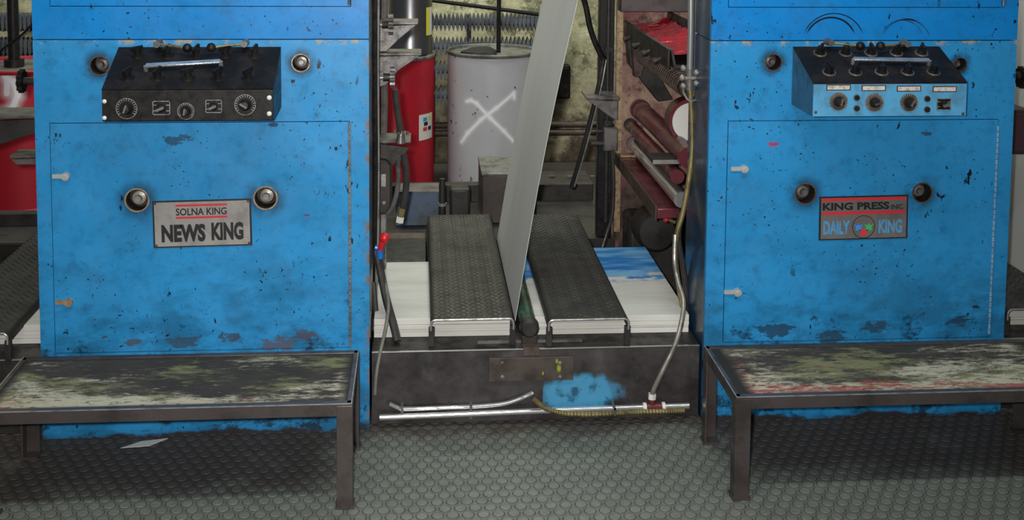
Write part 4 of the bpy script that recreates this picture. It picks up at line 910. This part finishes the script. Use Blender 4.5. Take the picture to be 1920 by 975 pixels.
t.part('handle',MB().sweep(spline([P(713,467,.21),P(717,456,.205),P(722,448,.205)],4),[.010]*8+[.010],10).ball(P(721,446,.205),.017),M['redplastic'])
single('silver_column',MB().box(P(712,100,.66).x,P(724,100,.66).x,.66,.72,.2,1.8),simple('worn_silver_casting',(150,148,146),.4,.4,(70,66,64),.8,16),'worn silver casting column behind the left cabinet','column',(-.13,.69,.2),bevel=.004)
# small things on the far beam
a,b=P(742,361,1.42),P(823,410,1.42)
t=Thing('blue_grey_block','blue-grey steel block on the far beam below the red drum','block',((a.x+b.x)/2,1.47,.232)); t.part('block',MB().box(a.x,b.x,1.42,1.56,.2325,a.z),simple('blue_grey_paint',(82,98,118),.5,.1,(64,66,52),.7,12),bevel=.004)
t.part('top_strip',MB().box(a.x,b.x,1.415,1.56,a.z,a.z+.005),M['steel2'],smooth=0)
t=Thing('locating_pin','upright steel pin with bright band on the far beam','pin',P(829,405,1.4)); q=P(829,405,1.4); t.part('pin',MB().cyl((q.x,1.38,.2325),(q.x,1.38,P(829,335,1.38).z),.017,.012,14),M['dark']); zz=P(829,383,1.38).z; t.part('band',MB().cyl((q.x,1.38,zz-.006),(q.x,1.38,zz+.006),.0185,None,14),M['steel'])
a=P(852,405,1.40); single('casting_lump',MB().box(a.x-.02,a.x+.065,1.36,1.46,.2325,P(852,350,1.4).z),M['dark'],'dark greasy casting on the far beam left of the metal box','casting',(a.x,1.4,.2325),bevel=.012)
# far left details
t=bracket([(-60,228),(128,221),(128,231),(-60,290)],.30,'dark wedge bracket in front of the scrawled red drum','machine brackets','dark',.14)
bracket([(20,299),(128,295),(128,309),(30,309)],.30,'small pointed bracket in front of the scrawled red drum','machine brackets','steel2',.08)
t=Thing('adjuster','black adjuster wheel at the left cabinet\'s outer edge','hand wheel',P(45,152,.305)); q=P(38,152,.305); s=t.part('shaft',MB().cyl(q,(LX0+.02,.305,q.z),.012,None,12),M['dark']); wheel(t,41,152,22,.305,s,'black')
t=Thing('adjuster','black adjuster wheel at the right frame edge','hand wheel',P(1910,145,.3)); q=P(1910,145,.3); s=t.part('shaft',MB().cyl((RX1-.01,.335,q.z),(q.x+.03,.335,q.z),.014,None,12),M['dark']); wheel(t,1915,145,22,.335,s,'black')
a,b=P(1896,206,.40),P(1932,290,.40)
t=Thing('maroon_box','dark maroon box at the right frame edge below the adjuster wheel','box',((a.x+b.x)/2,.45,b.z)); t.part('case',MB().box(a.x-.06,b.x,.40,.52,b.z,a.z),simple('maroon_black',(62,34,40),.5,0,(34,20,24),.6,10),bevel=.008); t.part('lid',MB().box(a.x-.05,b.x-.01,.392,.40,b.z+.012,a.z-.012),simple('maroon_black_lid',(60,34,40),.5),bevel=.003)
# scrap on the floor under the left bench
q=PZ(262,833,.004); single('paper_scrap',MB().slab([(q.x-.05,q.y-.02),(q.x+.03,q.y-.012),(q.x+.075,q.y+.035),(q.x-.0,q.y+.02)],.003,.0042),M['white'],'small white paper scrap on the floor under the left bench','scrap',(q.x,q.y,.003))

hose([(-30,125),(10,88),(40,66),(75,30)],2.3,.006,'black','thin black cable slanting past the black pump pipe at far left','cable')
